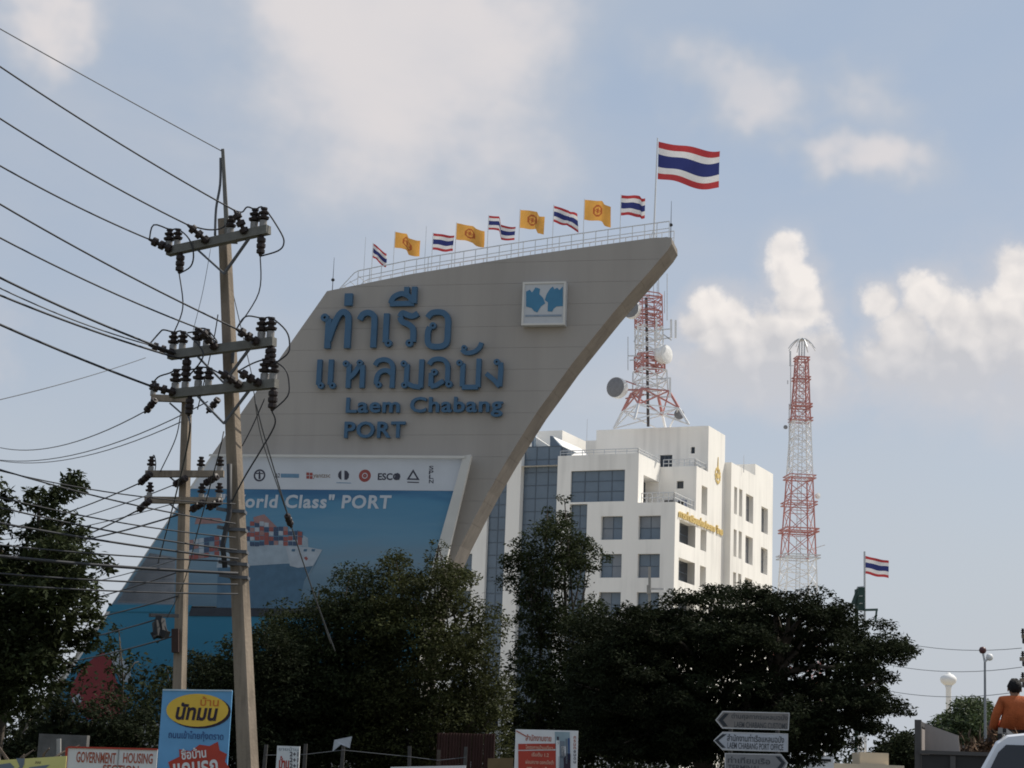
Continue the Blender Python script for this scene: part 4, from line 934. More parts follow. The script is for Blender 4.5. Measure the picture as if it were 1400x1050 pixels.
# wires: (start px, py at left frame side) and arm attachment
strains = []
def strain(i, pxe, tip, depth):              # from the arm towards the incoming wire
    e = armpt(i, pxe) + Vector((-.02, -.26, .0)); t_ = P(tip[0], tip[1], depth); d = (t_-e).normalized(); L = (t_-e).length
    inst('strain_insulator', STR, axm(e, e+d*max(.42, min(L, .6)), 1.0), pole1); return e + d*max(.42, min(L, .6))
tips = {'w2': strain(0, 341, (327, 301), 29.2), 'w3': strain(0, 290, (268, 317), 29.5), 'w4': strain(0, 240, (212, 331), 29.9),
        'w5': strain(1, 358, (333, 456), 29.0), 'w6': strain(1, 301, (284, 463), 29.4), 'w7': strain(1, 243, (219, 477), 29.8),
        'w10': strain(2, 245, (207, 528), 29.8), 'w11': strain(2, 335, (309, 514), 29.2), 'w12': strain(2, 361, (335, 513), 29.0)}
for (i, px, s_) in ((0, 256, 1.05), (0, 366, 1.05), (1, 265, 1.1), (1, 377, 1.0), (2, 269, 1.0), (2, 382, 1.1), (1, 381, .9)):
    inst('hanging_insulator', HNG, upm(armpt(i, px, -.07) + Vector((-.07, -.16, 0)), s_), pole1)
HB = {}
for (i, px, s_) in ((0, 256, 1.05), (0, 366, 1.05), (1, 265, 1.1), (1, 377, 1.0), (2, 269, 1.0), (2, 382, 1.1)): HB[(i, px)] = armpt(i, px, -.07) + Vector((-.07, -.16, -.33*s_))
def loopw(i, pxs, lift=.14): return [pin_top[(i, px)] + Vector((0, 0, .01)) for px in pxs]
J = .013
ptube('jumper_wire', [tips['w4'], tips['w4']+Vector((.05, 0, .25)), pin_top[(0, 238)], pin_top[(0, 250)], armpt(0, 262, .12)+Vector((0, -.3, 0)), armpt(0, 270, -.15)+Vector((0, -.3, 0)), armpt(0, 266, -.33)+Vector((0, -.2, 0)), HB[(0, 256)]], J)
ptube('jumper_wire', [tips['w2'], P(331, 290, 29.2), P(338, 283, 29.2), pin_top[(0, 355)], pin_top[(0, 367)], P(384, 318, 29.1), P(388, 333, 29.1), P(380, 343, 29.1), HB[(0, 366)]], J)
ptube('jumper_wire', [tips['w3'], P(284, 314, 29.5), P(305, 311, 29.6), pin_top[(0, 323)]], J)
ptube('jumper_wire', [tips['w5'], P(331, 437, 29.1), P(340, 432, 29.1), pin_top[(1, 365)], pin_top[(1, 377)], P(391, 452, 29.0), P(396, 470, 29.0), P(392, 485, 29.0), HB[(1, 377)]], J)
ptube('jumper_wire', [tips['w7'], P(218, 455, 29.9), P(224, 451, 29.9), pin_top[(1, 244)], pin_top[(1, 257)], P(274, 475, 29.5), P(276, 492, 29.4), HB[(1, 265)]], J)
ptube('jumper_wire', [P(256, 455, 29.7), P(268, 453, 29.7), pin_top[(1, 277)], pin_top[(1, 290)], P(297, 468, 29.4), tips['w6']], J)
ptube('jumper_wire', [P(209, 524, 29.9), P(217, 515, 29.9), P(232, 510, 29.9), pin_top[(2, 247)], pin_top[(2, 261)], P(272, 504, 29.8), pin_top[(2, 279)], pin_top[(2, 293)], P(303, 512, 29.3), tips['w11']], J)
ptube('jumper_wire', [tips['w12'], P(345, 497, 29.2), pin_top[(2, 369)], pin_top[(2, 381)], P(390, 505, 29.0), P(395, 522, 29.0), P(393, 542, 29.0), HB[(2, 382)]], J)
for hy in (700, 725, 755, 772, 790):         # bands, bolts and brackets on the shaft
    c = base.lerp(top, (P(321, hy, Y1).z-base.z)/(top.z-base.z)); mbc = MB(); mbc.prism([(c.x+x, c.y+y) for x, y in ((-.145, -.145), (.145, -.145), (.145, .145), (-.145, .145))], lambda a, b_, d: Vector((a, b_, c.z+d)), -.025, .025); mbc.build('band', WIREG, pole1)
    MB().bar(c+Vector((-.12, -.15, 0)), c+Vector((-.30, -.2, .02)), .05).build('bracket', WIREG, pole1)
pcx = MB(); c = base.lerp(top, (P(317, 748, Y1).z-base.z)/(top.z-base.z)); pcx.tube([c+Vector((-.16, -.2, -.35)), c+Vector((-.22, -.2, 0)), c+Vector((-.15, -.2, .5)), c+Vector((-.2, -.2, 1.3))], .045, 6); pcx.build('cable_bundle', WIRE, pole1, smooth=True)
MB().bar(base.lerp(top, .80)+Vector((.085, -.13, -.28)), base.lerp(top, .80)+Vector((.085, -.13, .05)), .05).build('side_plate', WIREG, pole1)
# second pole
Y2 = 55.0
pole2 = empty('utility_pole', Vector((P(243, 1040, Y2).x, Y2, 0)), 'slimmer concrete power pole standing behind the nearest one with two lower crossarms', 'utility pole')
b2 = P(242, 1070, Y2); t2 = P(255.5, 546, Y2); d2 = (t2-b2).normalized(); b2 = b2 - d2*(b2.z+.5)/d2.z
MB().bar(b2, t2, .32, .32, a2=.22, up=(.4, 1, 0)).build('shaft', POLEC, pole2)
def p2(px, py, dy=-.25): return P(px, py, Y2+dy)
for (xa, ya, xb, yb) in ((207, 544, 262, 546), (199, 648, 306, 648), (198, 683.5, 304, 685)):
    MB().bar(p2(xa, ya), p2(xb, yb), .17, .19).build('crossarm', POLEC, pole2)
for (xa, ya, xb, yb) in ((232, 551, 248, 565), (232, 652, 246, 664), (232, 689, 246, 700)): MB().bar(p2(xa, ya), p2(xb, yb), .06, .05).build('arm_brace', WIREG, pole2)
for (px, py) in ((209, 541), (206, 644.5), (274, 645), (300, 644.5), (204, 680), (275, 681.5), (299, 681)):
    inst('pin_insulator', PIN, upm(p2(px, py), 1.4), pole2); inst('pin_base', PINB, upm(p2(px, py), 1.4), pole2)
for (p_, q_) in (((211, 548), (200, 562)), ((204, 649), (192, 660)), ((203, 686), (190, 697)), ((277, 688), (262, 697)), ((300, 686), (285, 694)), ((252, 655), (240, 662)), ((296, 652), (280, 661)), ((298, 546), (284, 563))):
    inst('strain_insulator', STR, axm(p2(*p_, -.45), p2(*q_, -.2), 1.45), pole2)
ptube('jumper_wire', [p2(192, 660), p2(204, 640), p2(210, 622), p2(213, 634), p2(211, 648)], .016, parent=pole2)
MB().bar(p2(240, 860), p2(240, 892), .22, .2).build('dark_plate', mat('rust_plate', (.06, .035, .03), .8), pole2)

# ------------------------------------------------------------ overhead cables, one object each
def cable(px0, py0, d0, p1_, sag, r, lab, ext=1.0, m=WIRE, n=16, group='overhead cables on the left'):
    a = P(px0, py0, d0); b_ = Vector(p1_); st = b_ + (a-b_)*ext
    pts = []
    for i in range(n+1):
        t = i/n; p = st.lerp(b_, t); p.z -= sag*4*t*(1-t); pts.append(p)
    o = MB().tube(pts, r*1.18, 5).build('overhead_cable', m, smooth=True, fix=False)
    return tag(o, lab, 'cable', group)
E_ = 1.35
cable(0, 38, 26.6, P(304, 207, 29.85), .02, .008, 'thin topmost wire running to the tip of the nearest pole', E_, WIREG)
cable(0, 84, 26.6, tips['w2'], .10, .012, 'power wire ending right of the nearest pole on its top crossarm', E_)
cable(0, 155, 26.6, tips['w3'], .10, .012, 'power wire ending in the middle of the top crossarm', E_)
cable(0, 221, 26.8, tips['w4'], .08, .012, 'power wire ending at the left tip of the top crossarm', E_)
cable(0, 272, 26.6, tips['w5'], .10, .013, 'power wire passing the pole to the right end of the middle crossarm', E_)
cable(0, 318, 26.6, tips['w6'], .10, .012, 'power wire reaching the middle of the second crossarm', E_)
cable(0, 374, 26.8, P(240, 483, 29.8), .08, .016, 'thick upper cable of the close trio at the second crossarm', E_)
cable(0, 386, 26.8, tips['w7'], .11, .010, 'thin cable within the close trio at the second crossarm', E_, WIREG)
cable(0, 398, 26.8, P(248, 491, 29.8), .08, .015, 'lowest cable of the close trio at the second crossarm', E_)
cable(0, 441, 26.8, tips['w10'], .04, .017, 'thick cable ending left of the lowest crossarm', E_)
cable(0, 545, 60, P(199, 489, 75), .1, .014, 'very faint thin wire rising towards the second crossarm', 1.1, WIREG)
LC = [((0, 633), (322, 689), .16, .008, 'upper of the two crossing telecom cables beside the left tree top'), ((0, 634), (322, 716), .12, .010, 'lower of the two crossing telecom cables beside the left tree top'), ((0, 672), (322, 735), .12, .009, 'slim telecom cable just under the second pole crossarms'),
      ((0, 687), (324, 752), .10, .011, 'telecom cable crossing the left tree near its upper third'), ((0, 711), (326, 764), .06, .014, 'stout telecom cable crossing the left tree at mid height'), ((0, 742), (324, 768), .05, .010, 'slim telecom cable below the stout one in the left tree'),
      ((0, 757), (325, 784), .05, .020, 'thickest black telecom cable in front of the left tree'), ((0, 780), (325, 799), .06, .011, 'telecom cable right under the thickest black one'), ((0, 796), (325, 812), .05, .010, 'lowest telecom cable tied to the nearest pole')]
for a_, b_, sg, r_, lab in LC: cable(a_[0], a_[1], 27.5, P(b_[0], b_[1], 29.8), sg, r_*1.05, lab, 1.3)
RC = [((0, 612), 80, (199, 562), .5, .016, 'uppermost distant wire from the hidden pole behind the left tree'), ((0, 629), 80, (284, 549), .6, .016, 'distant wire running to the top of the slimmer pole'), ((0, 630), 80, (247, 577), .5, .014, 'distant wire meeting the slimmer pole just under its top'),
      ((-60, 728), 80, (192, 660), .4, .018, 'wire ending at the left insulator of the slimmer pole upper crossarm'), ((-60, 735), 80, (240, 662), .4, .015, 'wire meeting the slimmer pole shaft between its two crossarms'), ((-60, 742), 80, (262, 681), .3, .014, 'wire passing just above the lower crossarm of the slimmer pole'),
      ((-60, 768), 80, (190, 697), .5, .020, 'wire ending at the left insulator of the slimmer pole lower crossarm'), ((-60, 752), 80, (250, 702), .4, .024, 'thick wire gripping the slimmer pole under its lower crossarm'), ((-60, 820), 80, (245, 764), .3, .014, 'thin wire over the grey part of the billboard, upper'), ((-60, 850), 80, (247, 781), .3, .018, 'wire over the grey part of the billboard, middle'),
      ((-60, 868), 80, (243, 815), .3, .020, 'wire over the top edge of the teal banner'), ((-60, 893), 80, (214, 847), .3, .020, 'wire leading to the dark splice box'), ((-60, 912), 80, (243, 868), .4, .022, 'lowest wire over the teal banner')]
for a_, da, b_, sg, r_, lab in RC: cable(a_[0], a_[1], da, P(b_[0], b_[1], Y2-.2), sg, r_, lab, 1.0, WIREG if r_ < .017 else WIRE)
def wire(pts, r, lab, m=WIRE, group='drop wires around the nearest pole'):
    xs = catrom([(p.x, p.z) for p in pts], 6) if len(pts) > 2 else [(p.x, p.z) for p in pts]; ys = catrom([(p.y, 0) for p in pts], 6) if len(pts) > 2 else [(p.y, 0) for p in pts]
    o = MB().tube([Vector((a[0], b_[0], a[1])) for a, b_ in zip(xs, ys)], r, 5).build('drop_wire', m, smooth=True, fix=False); return tag(o, lab, 'wire', group)
wire([HB[(0, 256)], P(250, 420, 29.8), pin_top[(1, 244)]], .011, 'drop wire hanging from the left end of the top crossarm')
wire([HB[(0, 366)], P(354, 400, 29.1), tips['w5']], .011, 'drop wire hanging from the right end of the top crossarm')
wire([P(298, 430, 30.4), P(291, 470, 30.6), P(270, 560, 31)], .010, 'drop wire sliding down left behind the nearest pole shaft')
wire([P(316, 390, 30.4), P(330, 450, 30.4), P(346, 520, 30.3)], .008, 'thin stay wire right of the shaft between the crossarms', WIREG)
wire([P(288, 340, 30.6), P(277, 400, 30.6), P(264, 452, 30.6)], .005, 'hair-thin pale wire left of the shaft between the crossarms', WIREG)
wire([HB[(2, 269)], P(258, 600, 29.7), P(237, 690, 40), P(216, 770, 50)], .016, 'dark cable curving down from the lowest crossarm past the slimmer pole')
wire([P(247, 566, Y2-.4), P(240, 600, Y2-.4), P(219, 645, Y2-.4)], .017, 'short dark cable from the slimmer pole top to its upper crossarm')
wire([HB[(2, 382)], P(376, 580, 29.2), P(357, 615, 29.4), P(333, 655, 29.6), P(310, 700, 29.9)], .014, 'dark cable sweeping from the right end of the lowest crossarm back to the shaft')
wire([P(306, 590, 30.4), P(298, 625, 30.5), P(272, 720, 34), P(250, 800, 45), P(228, 845, 54)], .011, 'cable slanting down left from the shaft to the splice box')
wire([P(362, 545, 30), P(345, 583, 30), P(331, 610, 30)], .010, 'short slanting wire close to the right of the shaft')
wire([P(347, 535, 30), P(358, 600, 30.5), P(390, 695, 31.5), P(425, 800, 33), P(452, 880, 34)], .009, 'left stay wire crossing the ship picture', WIREG)
st_ = wire([P(350, 552, 30), P(364, 605, 30.5), P(398, 718, 31.5), P(432, 820, 33), P(458, 890, 34)], .012, 'right stay wire with a dark bobbin crossing the ship picture', WIREG)
inst('bobbin', HNG, axm(P(395, 711, 31.3), P(401, 727, 31.5), .85), st_)
sb = empty('splice_box', P(217, 858, 54), 'dark lumpy cable splice box hanging left of the slimmer pole', 'splice box')
MB().bar(P(205, 841, 54), P(243, 842, 54.6), .12, .10).build('hanger_bar', WIRE, sb)
mbx = MB()
for (x0, y0, x1, y1, ww) in ((218, 843, 214, 868, .22), (221, 846, 224, 868, .16), (213, 862, 229, 868, .26), (217, 850, 219, 871, .30)): mbx.bar(P(x0, y0, 54), P(x1, y1, 53.9), ww, ww*.8)
mbx.build('box_body', BLACK, sb)
MB().bar(P(208, 870, 54), P(228, 860, 54), .16, .2).build('cable_coil', BLACK, sb)

# ------------------------------------------------------------ trees
def inpoly(x, y, pl):
    c = False; n = len(pl)
    for i in range(n):
        x0, y0 = pl[i]; x1, y1 = pl[(i+1) % n]
        if (y0 > y) != (y1 > y) and x < (x1-x0)*(y-y0)/(y1-y0)+x0: c = not c
    return c
def edged(x, y, pl):
    best = 1e9; n = len(pl)
    for i in range(n):
        x0, y0 = pl[i]; x1, y1 = pl[(i+1) % n]; dx, dy = x1-x0, y1-y0; L = dx*dx+dy*dy or 1
        t = max(0, min(1, ((x-x0)*dx+(y-y0)*dy)/L)); best = min(best, math.hypot(x-x0-t*dx, y-y0-t*dy))
    return best
def leaf_object(name, P_, size, m, parent, droop=.35, aspect=.42, flat=0.0):
    n = len(P_); d = rng.normal(size=(n, 3)); d[:, 2] = d[:, 2]*(1-flat) - droop*(1-flat*.5); d /= np.linalg.norm(d, axis=1)[:, None]
    u = rng.normal(size=(n, 3)); u[:, 2] += 2.6*flat; s_ = np.cross(d, u); s_ /= np.linalg.norm(s_, axis=1)[:, None] + 1e-9
    nn = np.cross(s_, d); L = size*rng.uniform(.6, 1.35, n)[:, None]
    V = np.empty((n, 4, 3)); V[:, 0] = P_; V[:, 1] = P_ + d*L*.5 + s_*L*aspect*.5 + nn*L*.06; V[:, 2] = P_ + d*L; V[:, 3] = P_ + d*L*.5 - s_*L*aspect*.5 + nn*L*.06
    off = np.array(wloc(parent) if parent else (0, 0, 0)); V = (V-off).reshape(-1, 3)
    me = bpy.data.meshes.new(name); me.vertices.add(4*n); me.vertices.foreach_set('co', V.ravel())
    me.loops.add(4*n); me.loops.foreach_set('vertex_index', np.arange(4*n, dtype=np.int32)); me.polygons.add(n); me.polygons.foreach_set('loop_start', np.arange(0, 4*n, 4, dtype=np.int32))
    me.update(calc_edges=True); me.materials.append(m)
    o = bpy.data.objects.new(name, me); col.objects.link(o); o.parent = parent; return o
def tree(name, label, poly, Y, Rm, nclump, leaves, lsize, m, trunk_px, group=None, csize=(.5, .9), flat=.6, droop=.35, tr=.18, limbs=26, inset_=4, sprays=90, forks=1, yc=1.0, cat='tree', core=0, csz=2.2, pads=0, padr=(.9, 1.7)):
    """crown filled inside the silhouette, as deep as it is wide; trunk from the ground into the crown"""
    s_ = Y/F; xs = [p[0] for p in poly]; ys = [p[1] for p in poly]; cents = []; tries = 0
    tb = P(trunk_px, 1060, Y); tb.z = 0
    t = empty(name, tb, label, cat, group)
    tp0 = 0
    while pads and tp0 < 20000 and len(cents) < pads*(nclump//pads):
        tp0 += 1; x, y = rng.uniform(min(xs), max(xs)), rng.uniform(min(ys), max(ys))
        if not inpoly(x, y, poly): continue
        e = edged(x, y, poly)
        if e < 14: continue
        Rp = Rm/s_; e_ = min(e, Rp); hd_ = math.sqrt(max(Rp*Rp-(Rp-e_)**2, 0))*s_*yc; v = rng.uniform(-1, 1); v = math.copysign(abs(v)**.5, v)
        pc = P(x, y, Y + v*hd_); pr = min(rng.uniform(*padr), .45 + e*s_*1.0)
        for _ in range(nclump//pads):
            a = rng.uniform(0, 2*math.pi); q_ = rng.random()**.5; c = pc + Vector((math.cos(a)*q_*pr, math.sin(a)*q_*pr, (1-q_*q_)*pr*.34 + rng.uniform(-.10, .10)))
            if c.z > .3: cents.append((c, rng.uniform(*csize)*(1-.45*q_)))
    while len(cents) < nclump and tries < nclump*80:
        tries += 1; x, y = rng.uniform(min(xs), max(xs)), rng.uniform(min(ys), max(ys))
        if not inpoly(x, y, poly): continue
        e = edged(x, y, poly)
        if e < inset_: continue
        Rp = Rm/s_; e_ = min(e, Rp); hd_ = math.sqrt(max(Rp*Rp-(Rp-e_)**2, 0))*s_*yc
        v = rng.uniform(-1, 1); v = math.copysign(abs(v)**.6, v)
        c = P(x, y, Y + v*hd_); r = rng.uniform(*csize)*min(1.0, .35+e*s_/.9)
        if c.z < .2: continue
        cents.append((c, r))
    pts = []
    for c, r in cents:
        k_ = int(leaves*(r/csize[1])**2)+8; g_ = rng.normal(size=(k_, 3)); g_ /= np.linalg.norm(g_, axis=1)[:, None]; rad = rng.uniform(.35, 1, k_)**.5
        g_ = g_*rad[:, None]*np.array([r, r, r*(1-flat*.5)]); g_[:, 2] = np.where(g_[:, 2] < 0, g_[:, 2]*.6, g_[:, 2]); pts.append(np.array(c) + g_)
        for _ in range(2):
            d = rng.normal(size=3); d[2] = abs(d[2])*.4 - .25; d /= np.linalg.norm(d); m_ = 14; tt = rng.uniform(.6, 1.2, m_)[:, None]
            pts.append(np.array(c) + d*tt*r + rng.normal(size=(m_, 3))*r*.10)
    leaf_object('crown', np.concatenate(pts), lsize, m, t, droop, flat=.5)
    if core:
        cp = []; tries = 0
        while len(cp) < core and tries < core*30:
            tries += 1; x, y = rng.uniform(min(xs), max(xs)), rng.uniform(min(ys), max(ys))
            if not inpoly(x, y, poly): continue
            e = edged(x, y, poly)
            if e < .5/s_ + inset_: continue
            c = P(x, y, Y + rng.uniform(-.45, .45)*min(Rm, e*s_)*yc)
            if c.z > .1: cp.append(tuple(c))
        leaf_object('inner_foliage', np.array(cp), lsize*csz, m, t, droop)
    # trunk and limbs
    mbt = MB(); zc = sorted(c.z for c, r in cents); z0 = zc[len(zc)//6]; heads = []
    for f_ in range(forks):
        xo = (f_-(forks-1)/2)*.5
        hp = Vector((tb.x + xo*2.2 + rng.uniform(-.3, .3), Y+rng.uniform(-.4, .4), max(1.2, z0*.95))); b0 = Vector((tb.x+xo*.5, Y, -.2))
        mdl = b0.lerp(hp, .5) + Vector((rng.uniform(-.2, .2), rng.uniform(-.2, .2), 0)); mbt.tube([b0, b0.lerp(mdl, .4), mdl, hp], tr, 8, r2=tr*.6); heads.append(hp)
        up = max(cents, key=lambda q_: q_[0].z - abs(q_[0].x-hp.x)*.8)[0]; mbt.tube([hp, hp.lerp(up, .5)+Vector((rng.uniform(-.3, .3), 0, 0)), up], tr*.6, 6, r2=.02)
        heads.append(hp.lerp(up, .45))
    for c, r in [cents[i] for i in rng.permutation(len(cents))[:limbs]]:
        h = min(heads, key=lambda q_: (q_-c).length + (2 if q_.z > c.z else 0)); md = h.lerp(c, .5) + Vector((rng.uniform(-.25, .25), rng.uniform(-.25, .25), rng.uniform(.05, .35)))
        mbt.tube([h, md, c], tr*.32, 5, r2=.012)
    mbt.build('trunk', BARK, t, smooth=True); return t
TL = 'trees in front of the monument'
tree('leafy_tree', 'tall dark tree at the left edge crossed by telecom cables', [(-140, 640), (-60, 600), (0, 650), (12, 668), (22, 720), (34, 655), (50, 630), (62, 645), (70, 668), (82, 655), (102, 632), (118, 655), (128, 690), (120, 706), (138, 720), (136, 742), (152, 775), (148, 800), (158, 828), (140, 850), (120, 900), (100, 930), (80, 965), (40, 985), (-10, 1005), (-140, 1010)], 34, 1.7, 330, 170, .125, LEAFC, -14, csize=(.22, .42), inset_=3, tr=.14, limbs=50, core=2600)
tree('leafy_tree', 'thin leaning sapling in front of the teal and red banner', [(118, 880), (150, 846), (172, 852), (190, 890), (225, 910), (262, 905), (268, 960), (262, 1012), (120, 1020), (112, 950)], 66, 1.5, 30, 50, .18, LEAFC, 190, TL, csize=(.35, .6), tr=.07, limbs=20, forks=2)
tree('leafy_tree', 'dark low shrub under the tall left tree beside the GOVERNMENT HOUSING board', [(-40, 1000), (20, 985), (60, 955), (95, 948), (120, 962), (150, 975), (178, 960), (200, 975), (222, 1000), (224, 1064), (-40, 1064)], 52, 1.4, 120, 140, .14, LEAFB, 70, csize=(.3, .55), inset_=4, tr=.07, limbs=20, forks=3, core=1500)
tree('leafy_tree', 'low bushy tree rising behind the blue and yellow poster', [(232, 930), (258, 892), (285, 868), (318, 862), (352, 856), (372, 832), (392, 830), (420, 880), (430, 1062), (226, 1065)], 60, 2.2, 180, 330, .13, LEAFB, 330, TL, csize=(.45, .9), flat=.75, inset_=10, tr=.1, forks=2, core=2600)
tree('leafy_tree', 'broad tree in front of the painted ship, left of the gap', [(352, 880), (360, 838), (378, 812), (398, 822), (410, 840), (424, 800), (440, 792), (458, 800), (470, 770), (488, 756), (502, 764), (512, 790), (530, 812), (548, 850), (560, 1062), (345, 1065)], 62, 2.4, 300, 420, .125, LEAFC, 455, TL, csize=(.45, .95), flat=.75, inset_=8, tr=.13, forks=3, core=3000, csz=2.4)
tree('leafy_tree', 'bushy tree whose twin tops overlap the right edge of the billboard', [(492, 830), (512, 800), (524, 760), (534, 738), (550, 734), (566, 750), (578, 790), (588, 745), (600, 732), (612, 742), (618, 770), (640, 766), (652, 790), (672, 806), (690, 850), (700, 1062), (480, 1065)], 61, 2.4, 290, 400, .125, LEAFA, 600, TL, csize=(.40, .90), flat=.75, inset_=7, tr=.13, forks=3, core=2200, csz=2.4)
tree('slender_tree', 'slender open-crowned tree standing in front of the office glass bay', [(704, 868), (712, 818), (690, 812), (680, 798), (692, 775), (688, 748), (702, 735), (712, 742), (724, 722), (733, 700), (730, 682), (748, 690), (756, 672), (776, 674), (778, 700), (790, 708), (784, 722), (804, 732), (820, 742), (826, 760), (848, 758), (834, 772), (812, 782), (800, 790), (806, 808), (830, 822), (850, 850), (880, 900), (900, 1062), (688, 1065)], 70, 1.8, 340, 320, .14, LEAFC, 765, TL, csize=(.42, .85), flat=.75, inset_=4, tr=.11, limbs=80, forks=2, core=900, csz=1.9)
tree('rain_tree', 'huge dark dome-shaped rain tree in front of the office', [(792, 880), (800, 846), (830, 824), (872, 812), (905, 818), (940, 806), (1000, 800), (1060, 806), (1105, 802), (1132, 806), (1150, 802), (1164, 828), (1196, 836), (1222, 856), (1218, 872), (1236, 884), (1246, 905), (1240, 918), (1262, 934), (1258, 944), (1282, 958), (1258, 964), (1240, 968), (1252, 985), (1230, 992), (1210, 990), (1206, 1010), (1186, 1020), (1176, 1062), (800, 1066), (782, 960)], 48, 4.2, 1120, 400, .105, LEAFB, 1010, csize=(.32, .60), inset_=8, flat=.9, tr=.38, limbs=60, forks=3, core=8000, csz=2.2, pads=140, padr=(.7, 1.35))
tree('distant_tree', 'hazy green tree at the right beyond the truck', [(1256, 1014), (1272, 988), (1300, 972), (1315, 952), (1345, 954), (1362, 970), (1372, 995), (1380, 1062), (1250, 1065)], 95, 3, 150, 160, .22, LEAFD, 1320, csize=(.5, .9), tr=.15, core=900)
tree('distant_tree', 'low dark tree in the gap under the right end of the rain tree', [(1196, 1030), (1206, 1012), (1225, 1000), (1245, 996), (1262, 1004), (1270, 1064), (1190, 1066)], 72, 2, 80, 130, .18, LEAFB, 1232, csize=(.4, .7), tr=.1, core=700)
# undergrowth: one mass nobody could count
up_ = []
for i in range(900):
    x = rng.uniform(-15, 26); y = 74 + rng.uniform(-4, 12); h = rng.uniform(.2, 4.6) if x < 13 else rng.uniform(.2, 2.4); c = np.array((x, y, h)); g_ = rng.normal(size=(55, 3))*.55; up_.append(c+g_)
for i in range(420):
    c = np.array((rng.uniform(-36, -20.5), 90 + rng.uniform(-4, 6), rng.uniform(.2, 6.2))); up_.append(c + rng.normal(size=(55, 3))*.6)
ug = leaf_object('undergrowth', np.concatenate(up_), .27, LEAFB, None, .2); tag(ug, kind='stuff')
gp = []
for i in range(500):
    c = np.array((rng.uniform(-14, 16), rng.uniform(33, 60), .15)); gp.append(c + rng.normal(size=(16, 3))*np.array((.5, .5, .12)))
gr = leaf_object('weeds', np.concatenate(gp), .22, LEAFA, None, -.8); tag(gr, kind='stuff')

# ------------------------------------------------------------ boards and signs by the road
def board(name, label, cat, px, Y, ang, m, th=.04, z0=None, group=None, posts=True, frame=None):
    """upright board whose top corners sit at px=(xl,yl,xr,yr)"""
    pl = Plane(P((px[0]+px[2])/2, px[1], Y), ang); a0, z1 = pl.to2(px[0], px[1]); a1, z1b = pl.to2(px[2], px[3]); z0 = .4 if z0 is None else z0
    o = empty(name, pl.to3((a0+a1)/2, 0, 0), label, cat, group)
    MB().prism([(a0, z0), (a1, z0), (a1, z1b), (a0, z1)], lambda a, z_, d: pl.to3(a, z_, d), 0, -th).build('panel', m, o)
    if posts:
        for a in (a0+.08, a1-.08): MB().bar(pl.to3(a, -.1, -th-.035), pl.to3(a, min(z1, z1b)-.05, -th-.035), .06).build('post', mat('wood_post', (.16, .11, .07), .9, .2, 6), o)
    return o, pl
def patch(name, pl, pts, off, m, parent, th=.003): return MB().prism([pl.to2(*p) for p in pts], lambda a, z_, d: pl.to3(a, z_, d), off, off+th).build(name, m, parent)
def oval(pl, cx, cy, rx, ry, n=28): return [(cx+math.cos(2*math.pi*i/n)*rx, cy+math.sin(2*math.pi*i/n)*ry) for i in range(n)]
INK = mat('ink_dark', (.03, .02, .035), .6); RED = mat('ink_red', (.40, .05, .03), .6, .08, 4); WPR = mat('print_white', (.66, .66, .65), .6, .06, 4); BLU = mat('poster_blue', (.13, .33, .56), .55, .06, 4); YEL = mat('poster_yellow', (.70, .46, .06), .55, .06, 4); NAVY = mat('ink_navy', (.03, .07, .19), .6)
SKY_ = mat('poster_edge', (.40, .52, .62), .6)
po, pp = board('advert_board', 'tall blue advertising board with yellow oval and red burst beside the nearest pole', 'advert board', (222.5, 943, 317.5, 944), 26.6, R(3), BLU, z0=.55)
patch('oval_shadow', pp, oval(pp, 273, 973, 43, 23), .004, INK, po); patch('oval', pp, oval(pp, 270, 971, 42.5, 22.5), .010, YEL, po)
text('lettering', 'บ้าน', pp, rect(pp, 274, 953, 300, 965), .004, .016, mat('ink_orange', (.55, .16, .03), .6), po, offset=.01)
text('lettering', 'นัทมน', pp, rect(pp, 240, 962, 299, 984), .004, .016, INK, po, offset=.035, slant=.15)
text('lettering', 'ถนนเข้าไทยกุ้งตราด', pp, rect(pp, 230, 1001, 306, 1012), .004, .006, NAVY, po, offset=.01)
kk = lambda x, y: (200+x/5, 920+y/5)
patch('burst', pp, [kk(*p) for p in [(120, 720), (165, 655), (150, 610), (228, 572), (225, 522), (305, 535), (365, 490), (432, 500), (490, 470), (502, 530), (552, 555), (538, 605), (575, 660), (540, 700), (560, 770), (490, 770), (460, 820), (390, 790), (320, 830), (280, 790), (200, 810), (195, 760)]], .006, RED, po)
def ttext(txt, px, ang_, h, m, parent, pl, off=.012, wfac=None, width=None):
    vs, fs, ed = text_mesh(txt, .025); x0 = min(v[0] for v in vs); x1 = max(v[0] for v in vs); y0 = min(v[1] for v in vs); y1 = max(v[1] for v in vs)
    a, z_ = pl.to2(*px); s_ = Y_ = pl.to2(px[0], px[1]-h)[1]-z_; sw = (pl.to2(px[0]+width, px[1])[0]-a)/(x1-x0); sh_ = s_/(y1-y0); ca, sa = math.cos(ang_), math.sin(ang_)
    mb = MB(); mb.add([pl.to3(a+((x-x0)*sw)*ca-((y-y0)*sh_)*sa, z_+((x-x0)*sw)*sa+((y-y0)*sh_)*ca, off) for x, y in vs], fs); return mb.build('lettering', m, parent, fix=False)
ttext('ซื้อบ้าน', (248.5, 1039), R(8), 15, WPR, po, pp, width=34)
ttext('แถมรถ', (238, 1066), R(8), 22, WPR, po, pp, width=61)
for a_, b_ in (((222.7, 943.2), (317.3, 944.2)),): MB().bar(pp.to3(*pp.to2(*a_), .004), pp.to3(*pp.to2(*b_), .004), .02, .02).build('edge_strip', SKY_, po)
go, gp_ = board('notice_board', 'white two-panel board lettered GOVERNMENT HOUSING with a red frame', 'notice board', (93, 1021.5, 215.5, 1024.5), 25, R(-4), WPR, z0=.5)
